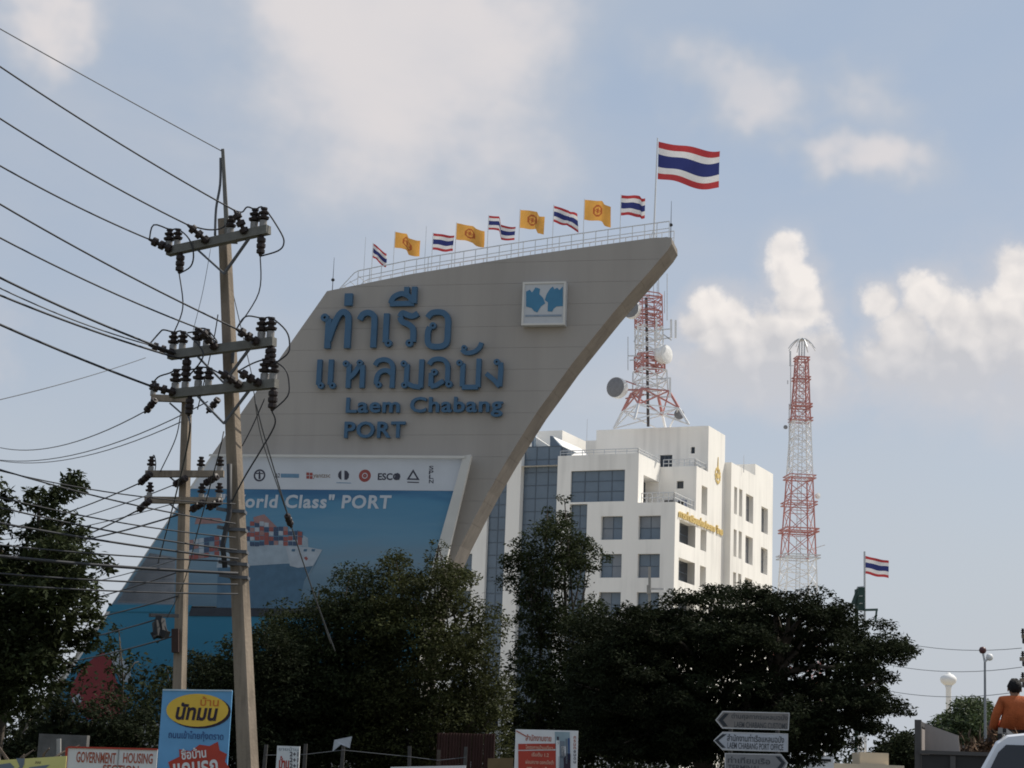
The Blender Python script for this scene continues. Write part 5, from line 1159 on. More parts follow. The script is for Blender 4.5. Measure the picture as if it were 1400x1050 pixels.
for (a_, b_) in (((93, 1021.5), (215.5, 1024.5)),): MB().bar(gp_.to3(*gp_.to2(*a_), .006), gp_.to3(*gp_.to2(*b_), .006), .022, .022).build('frame', RED, go)
a_, z_ = gp_.to2(93, 1022); MB().bar(gp_.to3(a_-.012, .5, .002), gp_.to3(a_-.012, z_, .002), .024, .03).build('frame', RED, go)
a_, z_ = gp_.to2(162.5, 1025); MB().bar(gp_.to3(a_, .5, .004), gp_.to3(a_, z_, .004), .02, .012).build('seam', mat('seam_grey', (.3, .29, .28), .8), go)
BRK = mat('ink_brown_red', (.36, .10, .06), .7, .15, 6)
text('lettering', 'GOVERNMENT', gp_, rect(gp_, 104, 1029.3, 159, 1042.3), .004, .002, BRK, go, offset=.02); text('lettering', 'HOUSING', gp_, rect(gp_, 168, 1030.5, 209.5, 1043), .004, .002, BRK, go, offset=.02)
text('lettering', 'SECTION', gp_, rect(gp_, 140, 1047, 190, 1058), .004, .002, BRK, go, offset=.02)
yo, yp_ = board('yellow_board', 'pale yellow board with blue-grey lettering at the bottom left corner', 'board', (-60, 1043, 91, 1033.5), 23.5, R(-6), mat('board_yellow', (.66, .60, .22), .6, .08, 2), z0=.5)
GRB = mat('ink_greyblue', (.16, .19, .22), .6)
patch('print_mark', yp_, [(22, 1036.5), (34, 1037), (33, 1045), (30, 1052), (40, 1064), (10, 1066), (27, 1048)], .004, GRB, yo); patch('print_mark', yp_, [(-6, 1046), (14, 1043), (20, 1049), (4, 1058), (-10, 1060)], .004, GRB, yo); patch('print_mark', yp_, [(40, 1049), (68, 1045.5), (60, 1052), (40, 1060)], .004, GRB, yo)
text('lettering', 'สสส', yp_, rect(yp_, 48, 1041, 56, 1044), .004, .002, INK, yo, offset=.0)
so, sp_ = board('small_poster', 'small white poster with black and red lettering standing among the trunks', 'poster', (379, 1019.5, 410, 1020.5), 29, R(4), WPR, z0=.7)
text('lettering', 'ขายบ้าน', sp_, rect(sp_, 381, 1022, 408, 1026), .004, .002, GRB, so); text('lettering', 'บ้าน', sp_, rect(sp_, 381, 1034, 396, 1052), .004, .002, RED, so, offset=.04)
for i in range(3): text('lettering', '2+1', sp_, rect(sp_, 396, 1028+i*8, 408, 1034+i*8), .004, .002, INK, so, offset=.02)
ro, rp_ = board('estate_board', 'red and white printed board with a grey picture strip under the slender tree', 'advert board', (705, 997, 790.5, 999), 28, R(4), WPR, z0=.5)
kr = lambda x, y: (680+x/10, 980+y/10)
patch('red_panel', rp_, [kr(285, 370), kr(800, 365), kr(800, 440), kr(285, 452)], .004, RED, ro); patch('red_panel', rp_, [kr(285, 466), kr(800, 460), kr(798, 1200), kr(290, 1200)], .004, RED, ro)
text('lettering', 'สำนักงานขาย', rp_, rect(rp_, *kr(385, 250), *kr(740, 325)), .004, .002, BRK, ro, offset=.02)
patch('print_flourish', rp_, [kr(262, 185), kr(400, 262), kr(395, 276), kr(255, 200)], .004, BRK, ro)
PKC = mat('print_peach', (.60, .36, .26), .6, .1, 8)
for y0, y1, x0, x1, tx in ((395, 440, 385, 760, 'โครงการบ้านเดี่ยว'), (490, 540, 470, 705, 'เริ่มต้น 1.2'), (595, 640, 385, 775, 'ผ่อนสบาย ดอกเบี้ยต่ำ'), (690, 740, 390, 770, 'ติดต่อ')): text('lettering', tx, rp_, rect(rp_, *kr(x0, y0), *kr(x1, y1)), .004, .010, PKC, ro, offset=.02)
patch('picture', rp_, [kr(786, 205), kr(990, 208), kr(1010, 1200), kr(815, 1200)], .004, mat('picture_sky', (.26, .34, .37), .6, .1, 8), ro)
for x0, y0, x1, y1, c_ in ((800, 320, 850, 1200, WPR), (815, 270, 840, 380, INK), (850, 330, 920, 560, GRB), (930, 300, 960, 640, GRB), (870, 400, 935, 540, WPR), (965, 290, 990, 620, NAVY), (830, 540, 900, 1200, GRB), (905, 500, 1000, 1200, INK)): patch('picture_patch', rp_, [kr(x0, y0), kr(x1, y0+3), kr(x1, y1), kr(x0+8, y1)], .010+.001*(x0 % 5), c_, ro, .002)
for i in range(8): text('lettering', 'กรมทอบดน'[i], rp_, rect(rp_, *kr(1042, 265+i*48), *kr(1074, 300+i*48)), .004, .002, BRK if i < 4 else INK, ro, offset=.02)
# direction signs
dsg = empty('direction_sign', P(1052, 1100, 33)*1.0, 'stack of three arrow-shaped direction boards in front of the rain tree', 'road sign')
dsg.location.z = 0
FRM_D = mat('dark_post', (.06, .06, .062), .6)
dp_ = Plane(P(1040, 1000, 33), R(2))
def arrow(pts, m, rim, chev, t1, t2, b1, b2, lab):
    pl = dp_; f3 = lambda a, z_, d: pl.to3(a, z_, d); pts2 = [pl.to2(*p) for p in pts]
    o = MB().prism(pts2, f3, 0, -.05).build('arrow_board', m, dsg); o['label'] = lab
    n = len(pts2); mb = MB(); ins_ = inset(pts2, .022)
    mb.add([pl.to3(*p, .004) for p in pts2] + [pl.to3(*p, .004) for p in ins_], [(i, (i+1) % n, n+(i+1) % n, n+i) for i in range(n)]); mb.build('rim', rim, o, fix=False)
    MB().prism([pl.to2(*p) for p in chev], f3, .003, .006).build('chevron', mat('chevron_dark', (.03, .035, .04), .6), o)
    text('lettering', t1, pl, rect(pl, *b1), .003, .003, mat('sign_ink', (.07, .075, .08), .6), o, offset=.015); text('lettering', t2, pl, rect(pl, *b2), .003, .003, mat('sign_ink', (.07, .075, .08), .6), o, offset=.01)
kd = lambda x, y: (940+x/5, 940+y/5)
kb = lambda a, b_, c, d: (*kd(a, b_), *kd(c, d))
BEI = mat('sign_beige', (.20, .185, .17), .6, .1, 5); SWH = mat('sign_white', (.42, .44, .47), .6, .1, 5); SGR = mat('sign_grey', (.22, .22, .22), .6, .1, 5); RIM = mat('sign_rim', (.50, .50, .49), .6)
arrow([kd(190, 222), kd(240, 160), kd(698, 172), kd(692, 292), kd(238, 280)], BEI, RIM, [kd(212, 222), kd(255, 176), kd(284, 178), kd(243, 222), kd(275, 265), kd(245, 266)], 'ด่านศุลกากรแหลมฉบัง', 'LAEM CHABANG CUSTOMS', kb(300, 185, 685, 222), kb(320, 245, 680, 272), 'topmost beige arrow board pointing left')
arrow([kd(178, 362), kd(240, 302), kd(688, 315), kd(686, 440), kd(240, 428)], SWH, RIM, [kd(184, 362), kd(240, 318), kd(268, 319), kd(212, 362), kd(262, 412), kd(235, 412)], 'สำนักงานท่าเรือแหลมฉบัง', 'LAEM CHABANG PORT OFFICE', kb(270, 328, 660, 365), kb(272, 388, 655, 416), 'middle white arrow board pointing left')
arrow([kd(255, 448), kd(640, 455), kd(686, 515), kd(650, 590), kd(255, 580)], SGR, RIM, [kd(600, 470), kd(630, 472), kd(668, 515), kd(636, 560), kd(606, 560), kd(640, 515)], 'ท่าเทียบเรือ', 'TERMINAL', kb(275, 480, 565, 515), kb(275, 535, 500, 562), 'lowest grey arrow board pointing right')
for px in (1000, 1064):
    a_, z_ = dp_.to2(px, 973 if px > 1010 else 975); MB().tube([dp_.to3(a_, -.2, -.10), dp_.to3(a_, z_, -.10)], .035, 8).build('post', FRM_D, dsg)

# ------------------------------------------------------------ things below the trees
FP_ = [(364, 1018), (418, 1017), (470, 1011), (560, 1020), (600, 1025), (637, 1021)]
FLAB = ['leaning pale fence post beside the small white poster', 'pale fence post right of the small white poster', 'fence post with a tattered rag on its top', 'pale fence post in front of the dark trunk, mid row', 'thin dark fence post left of the red fence', 'pale fence post before the red corrugated fence']
for i, (x, y) in enumerate(FP_):
    t_ = P(x, y, 46); b_ = Vector((t_.x+rng.uniform(-.1, .1), 46, 0)); o = empty('fence_post', b_, FLAB[i], 'fence post', 'wire fence posts under the trees'); MB().bar(b_-Vector((0, 0, .1)), t_, .10, .10, a2=.08).build('shaft', mat('old_post', (.075, .07, .066), .9, .25, 5) if i != 4 else BARK, o)
    if i == 2:
        mb = MB(); mb.add([t_+Vector(v) for v in ((-.22, -.07, -.02), (.2, -.08, .08), (.16, -.09, -.2), (-.05, -.1, -.12), (-.25, -.07, -.3))], [(0, 1, 2), (0, 2, 3), (0, 3, 4)]); mb.build('rag', SWH, o)
for i, dz in enumerate((.25, .75)):
    fw2 = MB().tube([P(x, y, 46)-Vector((0, .07, dz)) for x, y in FP_], .008, 4).build('fence_wire', WIREG, fix=False); tag(fw2, ('upper strand of wire strung along the fence posts', 'lower strand of wire strung along the fence posts')[i], 'wire', 'fence wires under the trees')
cf = empty('corrugated_fence', Vector((P(637, 1000, 57).x, 57, 0)), 'dull red corrugated metal fence between the trunks', 'fence')
RUST = mat('corrugated_red', (.05, .022, .018), .7, .25, 3, streak=True)
for i in range(5):
    x0 = P(598+i*16, 1000, 57).x; x1 = P(598+(i+1)*16-.7, 1000, 57).x; zt = P(640, 1002+rng.uniform(-1, 1.5), 57).z; vs = []; nn_ = 16
    for k_ in range(nn_+1): xx = x0+(x1-x0)*k_/nn_; yy = 57+.02*math.sin(k_*math.pi/2)+i*.004; vs += [(xx, yy, 0), (xx, yy, zt)]
    MB().add(vs, [(2*k_, 2*k_+2, 2*k_+3, 2*k_+1) for k_ in range(nn_)]).build('sheet', RUST, cf, fix=False)
for zz in (.6, 2.2): MB().bar((P(597, 1000, 57).x, 57.07, zz), (P(678, 1000, 57).x, 57.07, zz), .06).build('rail', BARK, cf)
gh = empty('guard_booth', Vector((P(665, 1000, 69).x, 69, 0)), 'pale guard booth with dark windows half hidden among the trees', 'booth')
xl, xr = P(644, 1000, 69).x, P(685, 1000, 69).x; zt = P(665, 958, 69).z; zw = P(665, 995, 69).z
mb = MB(); mb.box((xl, 69, 0), (xr, 71, zw)); mb.build('wall', WHITEP, gh)
for xx in (xl, (xl+xr)/2-.06, xr-.12): MB().box((xx, 69, zw+.003), (xx+.12, 69.12, zt)).build('pillar', WHITEP, gh)
MB().box((xl+.05, 69.2, zw+.003), (xr-.05, 70.9, zt-.003)).build('window', GLASS2, gh); MB().box((xl-.3, 68.6, zt), (xr+.3, 71.3, zt+.18)).build('roof', mat('booth_roof', (.4, .36, .28), .8), gh)
bo, bp_ = board('low_board', 'yellow-brown low board leaning left of the red and white board', 'board', (667, 1037, 702, 1036), 48, R(2), mat('board_ochre', (.20, .14, .07), .8, .15, 3), z0=.2)
ho, hp_ = board('banner', 'long white banner with only its top edge showing under the trees', 'banner', (534, 1048.5, 637, 1046.5), 30, R(2), WPR, z0=.5)
# brush heap at the far left
br = empty('brush_pile', Vector((P(30, 1030, 27).x, 27, 0)), 'heap of dead brown branches above the yellow board', 'brush pile')
mb = MB()
for i in range(46):
    x = P(rng.uniform(-20, 62), 1030, 27).x; c = Vector((x, 27+rng.uniform(-.5, .5), rng.uniform(.2, 1.3))); d = Vector((rng.uniform(-.5, .5), rng.uniform(-.3, .3), rng.uniform(.1, .5))); mb.tube([c, c+d*.6, c+d+Vector((rng.uniform(-.1, .2), 0, -.04))], .03, 5, r2=.008)
mb.build('branches', mat('dead_wood', (.17, .13, .10), .9, .3, 6), br); br.children[0]['kind'] = 'stuff'
wpst = MB().tube([P(80.5, 1060, 28), P(80.5, 1010, 28)], .035, 8).build('bollard_post', KERBM); wpst.data.transform(Matrix.Identity(4)); tag(wpst, 'short pale post between the brush pile and the white board', 'post')
rwal = MB().box((P(52, 1020, 44).x, 44, 0), (P(118, 1020, 44).x, 44.3, P(80, 1004, 44).z)).build('low_wall', mat('rubble_wall', (.13, .125, .12), .9, .3, 2, bump=.5)); tag(rwal, 'low grey rubble wall behind the short pale post', 'wall')

# ------------------------------------------------------------ right-hand side
wt = empty('water_tower', Vector((P(1298, 1080, 700).x, 700, 0)), 'white mushroom-shaped water tower far off at the right', 'water tower')
c = P(1298, 931, 700); s7 = 700/F; zz = c.z
MB().lathe([(4.5*s7, 0), (3.4*s7, zz*.5), (3.6*s7, zz-10*s7), (5.2*s7, zz-6*s7)], 20, fr=lambda v: Vector((wt.location.x+v.x+0, 700+v.y, v.z))).build('stem', WHITEP, wt, smooth=True)
MB().lathe([(5.2*s7, -6*s7), (9.5*s7, -2.6*s7), (11.2*s7, 1.2*s7), (10.6*s7, 4.5*s7), (7*s7, 8.2*s7), (3.2*s7, 9.6*s7), (2.6*s7, 11*s7), (.4*s7, 11.6*s7)], 24, fr=lambda v: Vector((wt.location.x+v.x, 700+v.y, zz+v.z))).build('tank', WHITEP, wt, smooth=True)
sl_ = empty('street_lamp', Vector((P(1347, 1085, 60).x, 60, 0)), 'slim grey street lamp with two globe heads at the right', 'street lamp')
tp_ = P(1346.5, 905, 60); MB().tube([sl_.location, tp_], .055, 8, r2=.035).build('pole', mat('lamp_steel', (.26, .27, .28), .6), sl_)
MB().tube([tp_, P(1344, 893, 60)], .035, 6).build('arm', STEEL, sl_); MB().tube([tp_, P(1351, 900, 60)], .035, 6).build('arm', STEEL, sl_)
for px, py, m_, lab in ((1343.5, 889, mat('globe_dark', (.10, .04, .04), .4), 'dark reddish globe'), (1352.8, 898.5, DISHW, 'white globe')):
    cc_ = P(px, py, 60); o = MB().lathe([(.02, -.11), (.08, -.09), (.115, -.03), (.115, .03), (.08, .09), (.02, .11)], 12, fr=lambda v: cc_+v).build('lamp_head', m_, sl_, smooth=True); o['label'] = lab
fo = empty('flag', Vector((P(1183.5, 1080, 112).x, 112, 0)), 'lone tricolour flag on a grey pole rising behind the rain tree', 'flag')
tp_ = P(1182, 754, 112); MB().tube([fo.location, tp_], .09, 8, r2=.06).build('flagpole', STEEL, fo)
cloth(None, 'cloth', fo, P(1182.8, 760, 112), 1.38, 1.05, wind, .12, .22, TM, thai_pat, None, phase=2.4)
gs = empty('gantry_sign', Vector((P(1174, 1080, 111).x, 111, 0)), 'green braced signboard edge-on beside the lone flagpole above the rain tree', 'sign')
GRN = mat('sign_green', (.025, .055, .045), .6, .1, 2); GRF = mat('green_steel', (.06, .10, .09), .6)
MB().bar(P(1177.5, 835, 111), P(1177.5, 803, 111), .22, .4).build('panel', GRN, gs); MB().bar(P(1163, 832, 111.3), P(1173.5, 804, 111.3), .16).build('brace', GRF, gs); MB().bar(P(1171, 1070, 111.5), P(1171, 806, 111.5), .2).build('post', GRF, gs); MB().bar(P(1167, 826, 111.3), P(1172, 815, 111.3), .1).build('brace', GRF, gs); MB().bar(P(1172, 803.5, 111), P(1181, 802.5, 111), .12).build('cap', STEEL, gs)
MB().bar(P(1182, 834, 110.8), P(1200, 833.5, 110.8), .13).build('arm', GRF, gs); MB().bar(P(1198.5, 834, 110.8), P(1197, 850, 110.8), .10).build('drop', GRF, gs)
for (x, y, t1, t2) in ((1177, 815, 6, 8), (1177, 825, 6, 7)): MB().bar(P(x-2, y, 110.7), P(x+2, y-.2, 110.7), .18, .02).build('print_patch', WPR, gs)
p3 = empty('utility_pole', Vector((P(1412, 1080, 62).x, 62, 0)), 'power pole cut by the right edge, only its insulators showing', 'utility pole')
MB().bar(p3.location, P(1413, 845, 62), .32, .32, a2=.22).build('shaft', POLEC, p3)
for py in (870, 901, 930):
    MB().bar(P(1394.5 if py > 900 else 1397, py, 61.8), P(1416, py, 61.8), .10, .12).build('crossarm', POLEC, p3)
    for px in (1398.5, 1412): inst('pin_insulator', PIN, upm(P(px, py, 61.8), .8), p3)
    inst('hanging_insulator', HNG, upm(P(1399, py+2, 61.8), .6), p3)
RL = [((1397, 886), (1120, 840), 'uppermost thin wire sagging right of the rain tree'), ((1397, 912), (1120, 878), 'middle thin wire sagging right of the rain tree'), ((1397, 945), (1120, 915), 'lowest thin wire passing the water tower')]
for a_, b_, lab in RL: cable(a_[0], a_[1], 62, P(b_[0], b_[1], 78), .55, .010, lab, 1.0, mat('wire_pale', (.25, .26, .27), .5), group='thin wires at the right')
cw = empty('low_building', Vector((P(1195, 1080, 75).x, 66, 0)), 'low cream building corner glimpsed under the rain tree', 'building')
CRM_ = mat('cream_wall', (.62, .52, .38), .8, .08, 1)
x0, x1 = P(1176, 1040, 66).x, P(1215, 1040, 66).x; MB().box((x0, 66, 0), (x1, 67.5, P(1195, 1029, 66).z)).build('wall', CRM_, cw); MB().box((x0-1.6, 65.6, 0), (x1+.45, 65.97, P(1195, 1045.5, 66).z)).build('plinth', CRM_, cw)
for px in (1173.5, 1178, 1182.5): MB().bar(P(px, 1031, 66.4), P(px, 1008, 66.4), .06).build('post', WHITEP, cw)
MB().bar(P(1172, 1008, 66.4), P(1184, 1008, 66.4), .07).build('beam', WHITEP, cw)
lw_ = MB().box((P(1110, 1040, 64).x, 64, 0), (P(1140, 1040, 64).x, 64.9, P(1125, 1034, 64).z)).box((P(1113, 1040, 64).x, 63.98, P(1125, 1041, 64).z), (P(1136, 1040, 64).x, 63.995, P(1125, 1037.5, 64).z), 1).build('bin_shelter', [WHITEP, BLACK]); tag(lw_, 'small white box with a dark slot left of the cream building', 'shelter')
lpo = empty('light_post', Vector((P(889, 1080, 125).x, 125, 0)), 'pale post with a short side arm poking above the rain tree before the office windows', 'light post')
MB().bar(lpo.location, P(888, 775, 125), .22, .22, a2=.16).build('shaft', KERBM, lpo); MB().bar(P(888, 805, 125), P(908, 805.5, 124.5), .12).build('arm', STEEL, lpo); MB().bar(P(886.5, 800, 124.8), P(886.5, 812, 124.8), .3, .2).build('box', KERBM, lpo)
# truck
TY = 22.6
HD = R(17); th_ = Vector((math.sin(HD), math.cos(HD), 0)); ts_ = Vector((math.cos(HD), -math.sin(HD), 0))
to = P(1258, 1050, TY); to.z = 0
tf = lambda v: to + ts_*v[0] + th_*v[1] + Vector((0, 0, v[2]))
truck = empty('cargo_truck', to + ts_*1.05, 'old stake-sided cargo truck loaded with dry brush at the right edge', 'truck')
TRK = mat('truck_body', (.026, .025, .024), .6, .2, 3); PALE = mat('pale_plywood', (.30, .265, .24), .8, .15, 2, streak=True); FRM = mat('truck_frame', (.075, .07, .066), .6, .15, 4); TYR = mat('tyre', (.02, .02, .02), .9)
zt = P(1300, 1032, TY-.3).z; zp = P(1255, 984, TY).z
MB().box((0, 0, .85), (2.1, 4.2, .98), fr=tf).build('bed', TRK, truck)
MB().box((.02, -.05, .985), (2.08, -.003, zt), fr=tf).build('tailgate', TRK, truck); MB().box((0, -.09, zt+.002), (2.1, .0, zt+.045), fr=tf).build('gate_rail', FRM, truck)
for x in (.35, 1.05, 1.75): MB().box((x, -.075, .99), (x+.06, -.052, zt-.01), fr=tf).build('gate_rib', FRM, truck)
for x, y in ((-.06, -.02), (-.06, 1.55), (-.06, 3.0), (2.1, -.02), (2.1, 3.0)): MB().box((x, y, .85), (x+.075, y+.09, zp if y < 2 else zp-.02), fr=tf).build('stake', FRM, truck)
MB().box((-.03, .09, .985), (-.005, 1.5, zp-.09), fr=tf).build('side_panel', PALE, truck); MB().box((-.03, 1.66, .985), (-.005, 2.98, zt), fr=tf).build('side_panel', TRK, truck)
MB().bar(tf((-.025, .07, zp-.04)), tf((-.025, 3.0, zp-.04)), .05, .06).build('top_rail', FRM, truck); MB().box((2.11, .09, .985), (2.13, 2.98, zt), fr=tf).build('side_panel', TRK, truck)
MB().bar(tf((-.02, .9, zp-.1)), tf((-.02, 1.1, zp-.45)), .045).build('brace', FRM, truck)
MB().prism([(.03, zt+.01), (.44, zt+.01), (.42, zp-.16), (.03, zp-.03)], lambda a, b_, d: tf((a, .32+d+(b_-zt)*.1, b_)), 0, .03).build('rear_board', PALE, truck)
cbm = MB(); cbm.prism([(4.25, .6), (6.1, .6), (6.1, 1.25), (5.85, 1.9), (5.6, 2.05), (4.35, 2.05), (4.25, 1.95)], lambda a, b_, d: tf((d, a, b_)), .1, 2.0); cbm.build('cab', TRK, truck)
MB().box((.45, 4.22, 1.35), (1.65, 4.245, 1.85), fr=tf).build('rear_window', GLASS2, truck); MB().box((.25, .2, .55), (1.85, 6.0, .83), fr=tf).build('chassis', BLACK, truck)
for x, y in ((.02, .9), (1.85, .9), (.05, 5.2), (1.82, 5.2)): MB().lathe([(.22, -.11), (.40, -.11), (.42, -.06), (.42, .06), (.40, .11), (.22, .11), (.12, .06)], 20, fr=lambda v: tf((x+.12+v.z, y+v.x, .42+v.y))).build('wheel', TYR, truck)
for x in (.12, 1.82): MB().box((x, -.12, .62), (x+.2, -.095, .76), fr=tf).build('tail_light', mat('tail_red', (.3, .02, .02), .3), truck)
lo_ = []; 
for i in range(300):
    u, v = rng.uniform(.08, 2.05), rng.uniform(.15, 3.6); hm = 1.0 + .92*math.exp(-((v-2.0)/2.6)**2)*min(1, (.25+u)/.8); z_ = rng.uniform(1.0, hm)**1.0 if rng.random() < .3 else hm + rng.normal()*.05; cc_ = np.array(tf((u, v, z_))); lo_.append(cc_ + rng.normal(size=(36, 3))*np.array((.13, .13, .09)))
blo = empty('brush_load', tf((1.05, 2, 1)), 'reddish brown dry brush heaped in the truck bed', 'load')
leaf_object('dry_stalks', np.concatenate(lo_), .19, mat('dry_brush', (.085, .05, .028), .9, .4, 2, island=.6), blo, .1, aspect=.16); blo.children[0]['kind'] = 'stuff'
mbm = MB(); n1, n2 = 8, 10
for i in range(n1+1):
    for j in range(n2+1):
        u, v = .06+i/n1*1.98, .1+j/n2*3.5; hm = 1.0 + .82*math.exp(-((v-2.0)/2.6)**2)*min(1, (.25+u)/.8); mbm.v.append(tuple(tf((u, v, hm + rng.normal()*.03))))
for i in range(n1):
    for j in range(n2): a = i*(n2+1)+j; mbm.f.append((a, a+1, a+n2+2, a+n2+1)); mbm.m.append(0)
mbm.build('heap', mat('dry_heap', (.06, .038, .024), .95, .4, 4, bump=.8), blo, fix=False)
# person in orange on the load
PY = 25.4
seat = P(1389, 1005, PY); s_p = 1.0
per = empty('person', seat, 'person in a loose orange jacket sitting on the truck load, seen from behind', 'person')
def skin_body(chains, name, mats, matfn, parent, sub=2):
    bm = bmesh.new(); layer = bm.verts.layers.skin.verify(); cache = {}
    def V(p, r):
        key = tuple(round(x, 4) for x in p)
        if key in cache: return cache[key]
        v = bm.verts.new(p); v[layer].radius = (r, r) if not isinstance(r, tuple) else r; cache[key] = v; return v
    first = True
    for ch in chains:
        prev = None
        for p, r in ch:
            v = V(p, r)
            if first: v[layer].use_root = True; first = False
            if prev is not None and prev is not v and bm.edges.get((prev, v)) is None: bm.edges.new((prev, v))
            prev = v
    me = bpy.data.meshes.new(name); bm.to_mesh(me); bm.free(); o = bpy.data.objects.new(name, me); col.objects.link(o)
    m1 = o.modifiers.new('s', 'SKIN'); m1.use_smooth_shade = True; m2 = o.modifiers.new('d', 'SUBSURF'); m2.levels = sub; m2.render_levels = sub
    dg = bpy.context.evaluated_depsgraph_get(); me2 = bpy.data.meshes.new_from_object(o.evaluated_get(dg)); bpy.data.objects.remove(o)
    for m in mats: me2.materials.append(m)
    for p in me2.polygons: p.material_index = matfn(p.center); p.use_smooth = True
    o = bpy.data.objects.new(name, me2); col.objects.link(o); o.parent = parent; return o
sk = mat('skin', (.24, .13, .08), .6); ORG = mat('orange_jacket', (.44, .11, .035), .85, .18, 7, bump=.6); TRS = mat('dark_trousers', (.06, .05, .05), .9)
# local: x right, y forward (away), z up; origin = seat
ch = [[((0, 0, .10), (.185, .15)), ((0, .0, .24), (.19, .145)), ((0, -.01, .36), (.195, .135)), ((0, .0, .455), (.15, .10)), ((0, .01, .495), (.085, .075)), ((0, .025, .53), (.056, .056)), ((0, .035, .58), (.083, .095)), ((0, .03, .66), (.075, .088))]]
for sx in (-1, 1):
    ch.append([((0, .0, .455), (.15, .10)), ((sx*.17, .0, .435), (.082, .082)), ((sx*.255, .02, .25), (.066, .066)), ((sx*.275, .10, .10), (.056, .056)), ((sx*.22, .28, .06), (.042, .042)), ((sx*.20, .36, .055), (.034, .030))])
    ch.append([((0, 0, .10), (.185, .15)), ((sx*.12, .10, .09), (.105, .10)), ((sx*.20, .42, .17), (.075, .075)), ((sx*.20, .52, -.10), (.058, .058)), ((sx*.20, .55, -.24), (.045, .045)), ((sx*.21, .70, -.27), (.04, .03))])
    for fi, (dx, ln) in enumerate(((-.030, .075), (-.010, .085), (.010, .08), (.029, .062))):
        ch.append([((sx*.20, .36, .055), (.034, .030)), ((sx*.20+dx, .405, .055), (.0095, .0095)), ((sx*.20+dx*1.1, .405+ln*.55, .048), (.009, .009)), ((sx*.20+dx*1.1, .405+ln, .028), (.0075, .0075))])
    ch.append([((sx*.20, .36, .055), (.034, .030)), ((sx*.20-sx*.038, .375, .045), (.011, .011)), ((sx*.20-sx*.058, .405, .030), (.009, .009))])
def bmat(c):
    if c.z > .512: return 1
    if c.y > .33 and c.z > -.0 and c.z < .12 and abs(c.x) < .29: return 1
    if c.z < .06 or (c.y > .16 and c.z < .3 and not (c.y < .34 and abs(c.x) > .17 and c.z < .12)): return 2
    return 0
bd = skin_body(ch, 'body', [ORG, sk, TRS], bmat, per, 2)
hair = MB()
hv = []
for i in range(9):
    for j in range(16):
        th2 = math.pi*i/8; ph = 2*math.pi*j/16; x, y, z_ = math.sin(th2)*math.cos(ph), math.sin(th2)*math.sin(ph), math.cos(th2)
        rr_ = 1.0 + .07*math.sin(5*ph+3*th2)+.05*math.sin(11*ph+7*th2)
        low = -.80 if y < .2 else -.05
        hv.append((x*.094*rr_, .025+y*.108*rr_, .635 + max(z_, low)*.108*rr_))
hair.v = hv
for i in range(8):
    for j in range(16): hair.f.append((i*16+j, i*16+(j+1) % 16, (i+1)*16+(j+1) % 16, (i+1)*16+j)); hair.m.append(0)
ho_ = MB(); ho_.v = [tuple(Vector(v)+seat) for v in hv]; ho_.f = hair.f; ho_.m = hair.m; ho_.build('hair', mat('hair_black', (.012, .011, .011), .7, .2, 40, bump=.8), per, smooth=True)
for sx in (-1, 1): MB().lathe([(.006, -.03), (.014, -.015), (.016, .01), (.008, .03)], 8, fr=lambda v: seat + Vector((sx*.088+v.x*.6, .03+v.y, .595+v.z))).build('ear', sk, per, smooth=True)
fc = MB(); fc.add([seat+Vector(v) for v in ((-.016, .125, .575), (.016, .125, .575), (0, .125, .615), (0, .152, .572))], [(0, 1, 3), (1, 2, 3), (2, 0, 3), (0, 2, 1)]); fc.build('nose', sk, per)
for sx in (-1, 1): MB().lathe([(.002, -.008), (.009, 0), (.002, .008)], 8, fr=lambda v: seat + Vector((sx*.032+v.x, .122+v.y*.4, .62+v.z))).build('eye', BLACK, per)
MB().box((-.022, .122, .542), (.022, .129, .550), fr=lambda v: seat+v).build('mouth', mat('lips', (.2, .08, .06), .6), per)
# white car in the bottom right corner
CY = 13.2
co = P(1476, 1050, CY); co.z = 0
cf_ = lambda v: co + ts_*v[0] + th_*v[1] + Vector((0, 0, v[2]))
car = empty('parked_car', co, 'white tall-roofed car nearest the camera, its dark rear window cut by the corner', 'car')
CPW = mat('car_white', (.68, .68, .69), .3, .03, 1, spec=.5, coat=.5)
prof = [(.80, .34), (.86, .55), (.87, .95), (.845, 1.10), (.665, 1.58), (.565, 1.765), (.49, 1.815), (.30, 1.84), (0, 1.85)]
stn = [(-.02, .55, .93), (.0, .0, .985), (.10, 0, 1.0), (1.0, 0, 1.0), (2.6, 0, 1.0)]
prof_full = prof + [(-x, z_) for x, z_ in prof[-2::-1]]
mbc = MB(); rows = []
for (y, sl, sc_2) in [(0.0, .0, .97), (.06, 0, 1.0), (1.2, 0, 1.0), (2.7, 0, 1.0)]:
    row = []
    for x, z_ in prof_full:
        lean = max(0, (z_-1.05))*.22 if y < .5 else (-(max(0, z_-1.05))*.9 if y > 2.5 else 0)
        row.append(tuple(cf_((x*sc_2, y+lean, .34+(z_-.34)*(1 if sc_2 == 1 else .99)))))
    rows.append(row)
fr_row = [tuple(cf_((x, 4.1, min(z_, 1.0 + .02*(1-abs(x)))))) for x, z_ in prof_full]; rows.append(fr_row)
mid_row = [tuple(cf_((x, 2.75, min(z_, 1.08)))) for x, z_ in prof_full]
n = len(prof_full)
for row in rows: mbc.v += row
for i in range(len(rows)-1):
    for j in range(n-1): mbc.f.append((i*n+j, i*n+j+1, (i+1)*n+j+1, (i+1)*n+j)); mbc.m.append(0)
    mbc.f.append((i*n+n-1, i*n, (i+1)*n, (i+1)*n+n-1)); mbc.m.append(0)
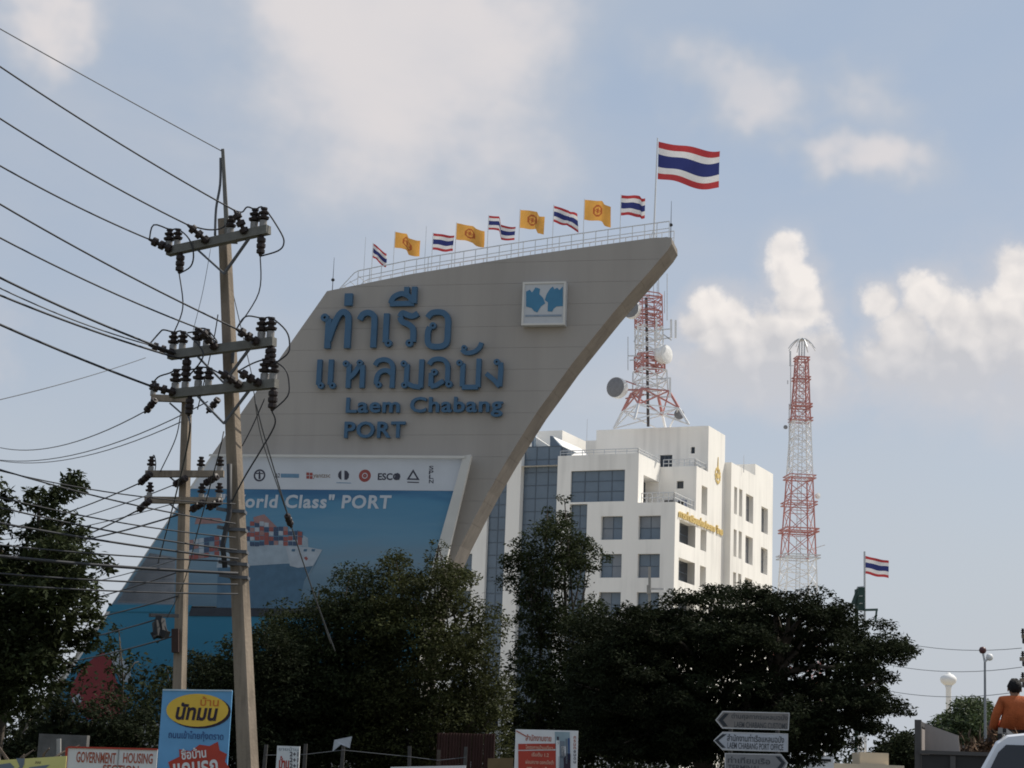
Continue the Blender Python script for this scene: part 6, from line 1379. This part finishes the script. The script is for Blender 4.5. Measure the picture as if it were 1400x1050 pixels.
mbc.f.append(tuple(range(n-1, -1, -1))); mbc.m.append(0); mbc.f.append(tuple((len(rows)-1)*n+j for j in range(n))); mbc.m.append(0)
mbc.build('body', CPW, car, smooth=False)
def rearp(x, z_, d=0): return cf_((x, -.012 + max(0, z_-1.05)*.22 - d, z_))
rwp = [(-.76, 1.14), (.76, 1.14), (.645, 1.48), (.545, 1.69), (.49, 1.745), (-.49, 1.745), (-.545, 1.69), (-.645, 1.48)]
m_ = MB(); m_.v = [tuple(rearp(x, z_, .008)) for x, z_ in rwp] + [tuple(rearp(x, z_, -.02)) for x, z_ in rwp]; k8 = len(rwp); m_.f = [tuple(range(k8)), tuple(range(2*k8-1, k8-1, -1))] + [(i, k8+i, k8+(i+1) % k8, (i+1) % k8) for i in range(k8)]; m_.m = [0]*len(m_.f); m_.build('rear_window', mat('car_glass', (.008, .010, .014), .06, .1, 1, spec=.6), car)
for sx in (-1, 1):
    MB().prism([(sx*.775, 1.15), (sx*.82, 1.12), (sx*.77, 1.26), (sx*.74, 1.25)], lambda a, b_, d: rearp(a, b_, d), .004, .03).build('tail_light', mat('tail_red', (.3, .02, .02), .3), car)
    m_ = MB(); m_.add([cf_((sx*.848, .35, 1.12)), cf_((sx*.848, 2.5, 1.12)), cf_((sx*.670, 2.3, 1.60)), cf_((sx*.670, .60, 1.60))], [(0, 1, 2, 3)]); m_.build('side_window', mat('car_glass', (.008, .010, .014), .06), car, fix=False)
    MB().bar(cf_((sx*.535, .22, 1.80)), cf_((sx*.535, .34, 1.845)), .03, .05).build('roof_rail_foot', BLACK, car); MB().bar(cf_((sx*.51, .34, 1.85)), cf_((sx*.51, 2.3, 1.86)), .03, .03).build('roof_rail', BLACK, car)
    for y in (.7, 3.3): MB().lathe([(.18, -.1), (.32, -.1), (.335, -.05), (.335, .05), (.32, .1), (.18, .1), (.1, .05)], 20, fr=lambda v: cf_((sx*.76+v.z, y+v.x, .335+v.y))).build('wheel', TYR, car)
MB().box((-.84, -.10, .42), (.84, -.003, .68), fr=cf_).build('bumper', CPW, car)
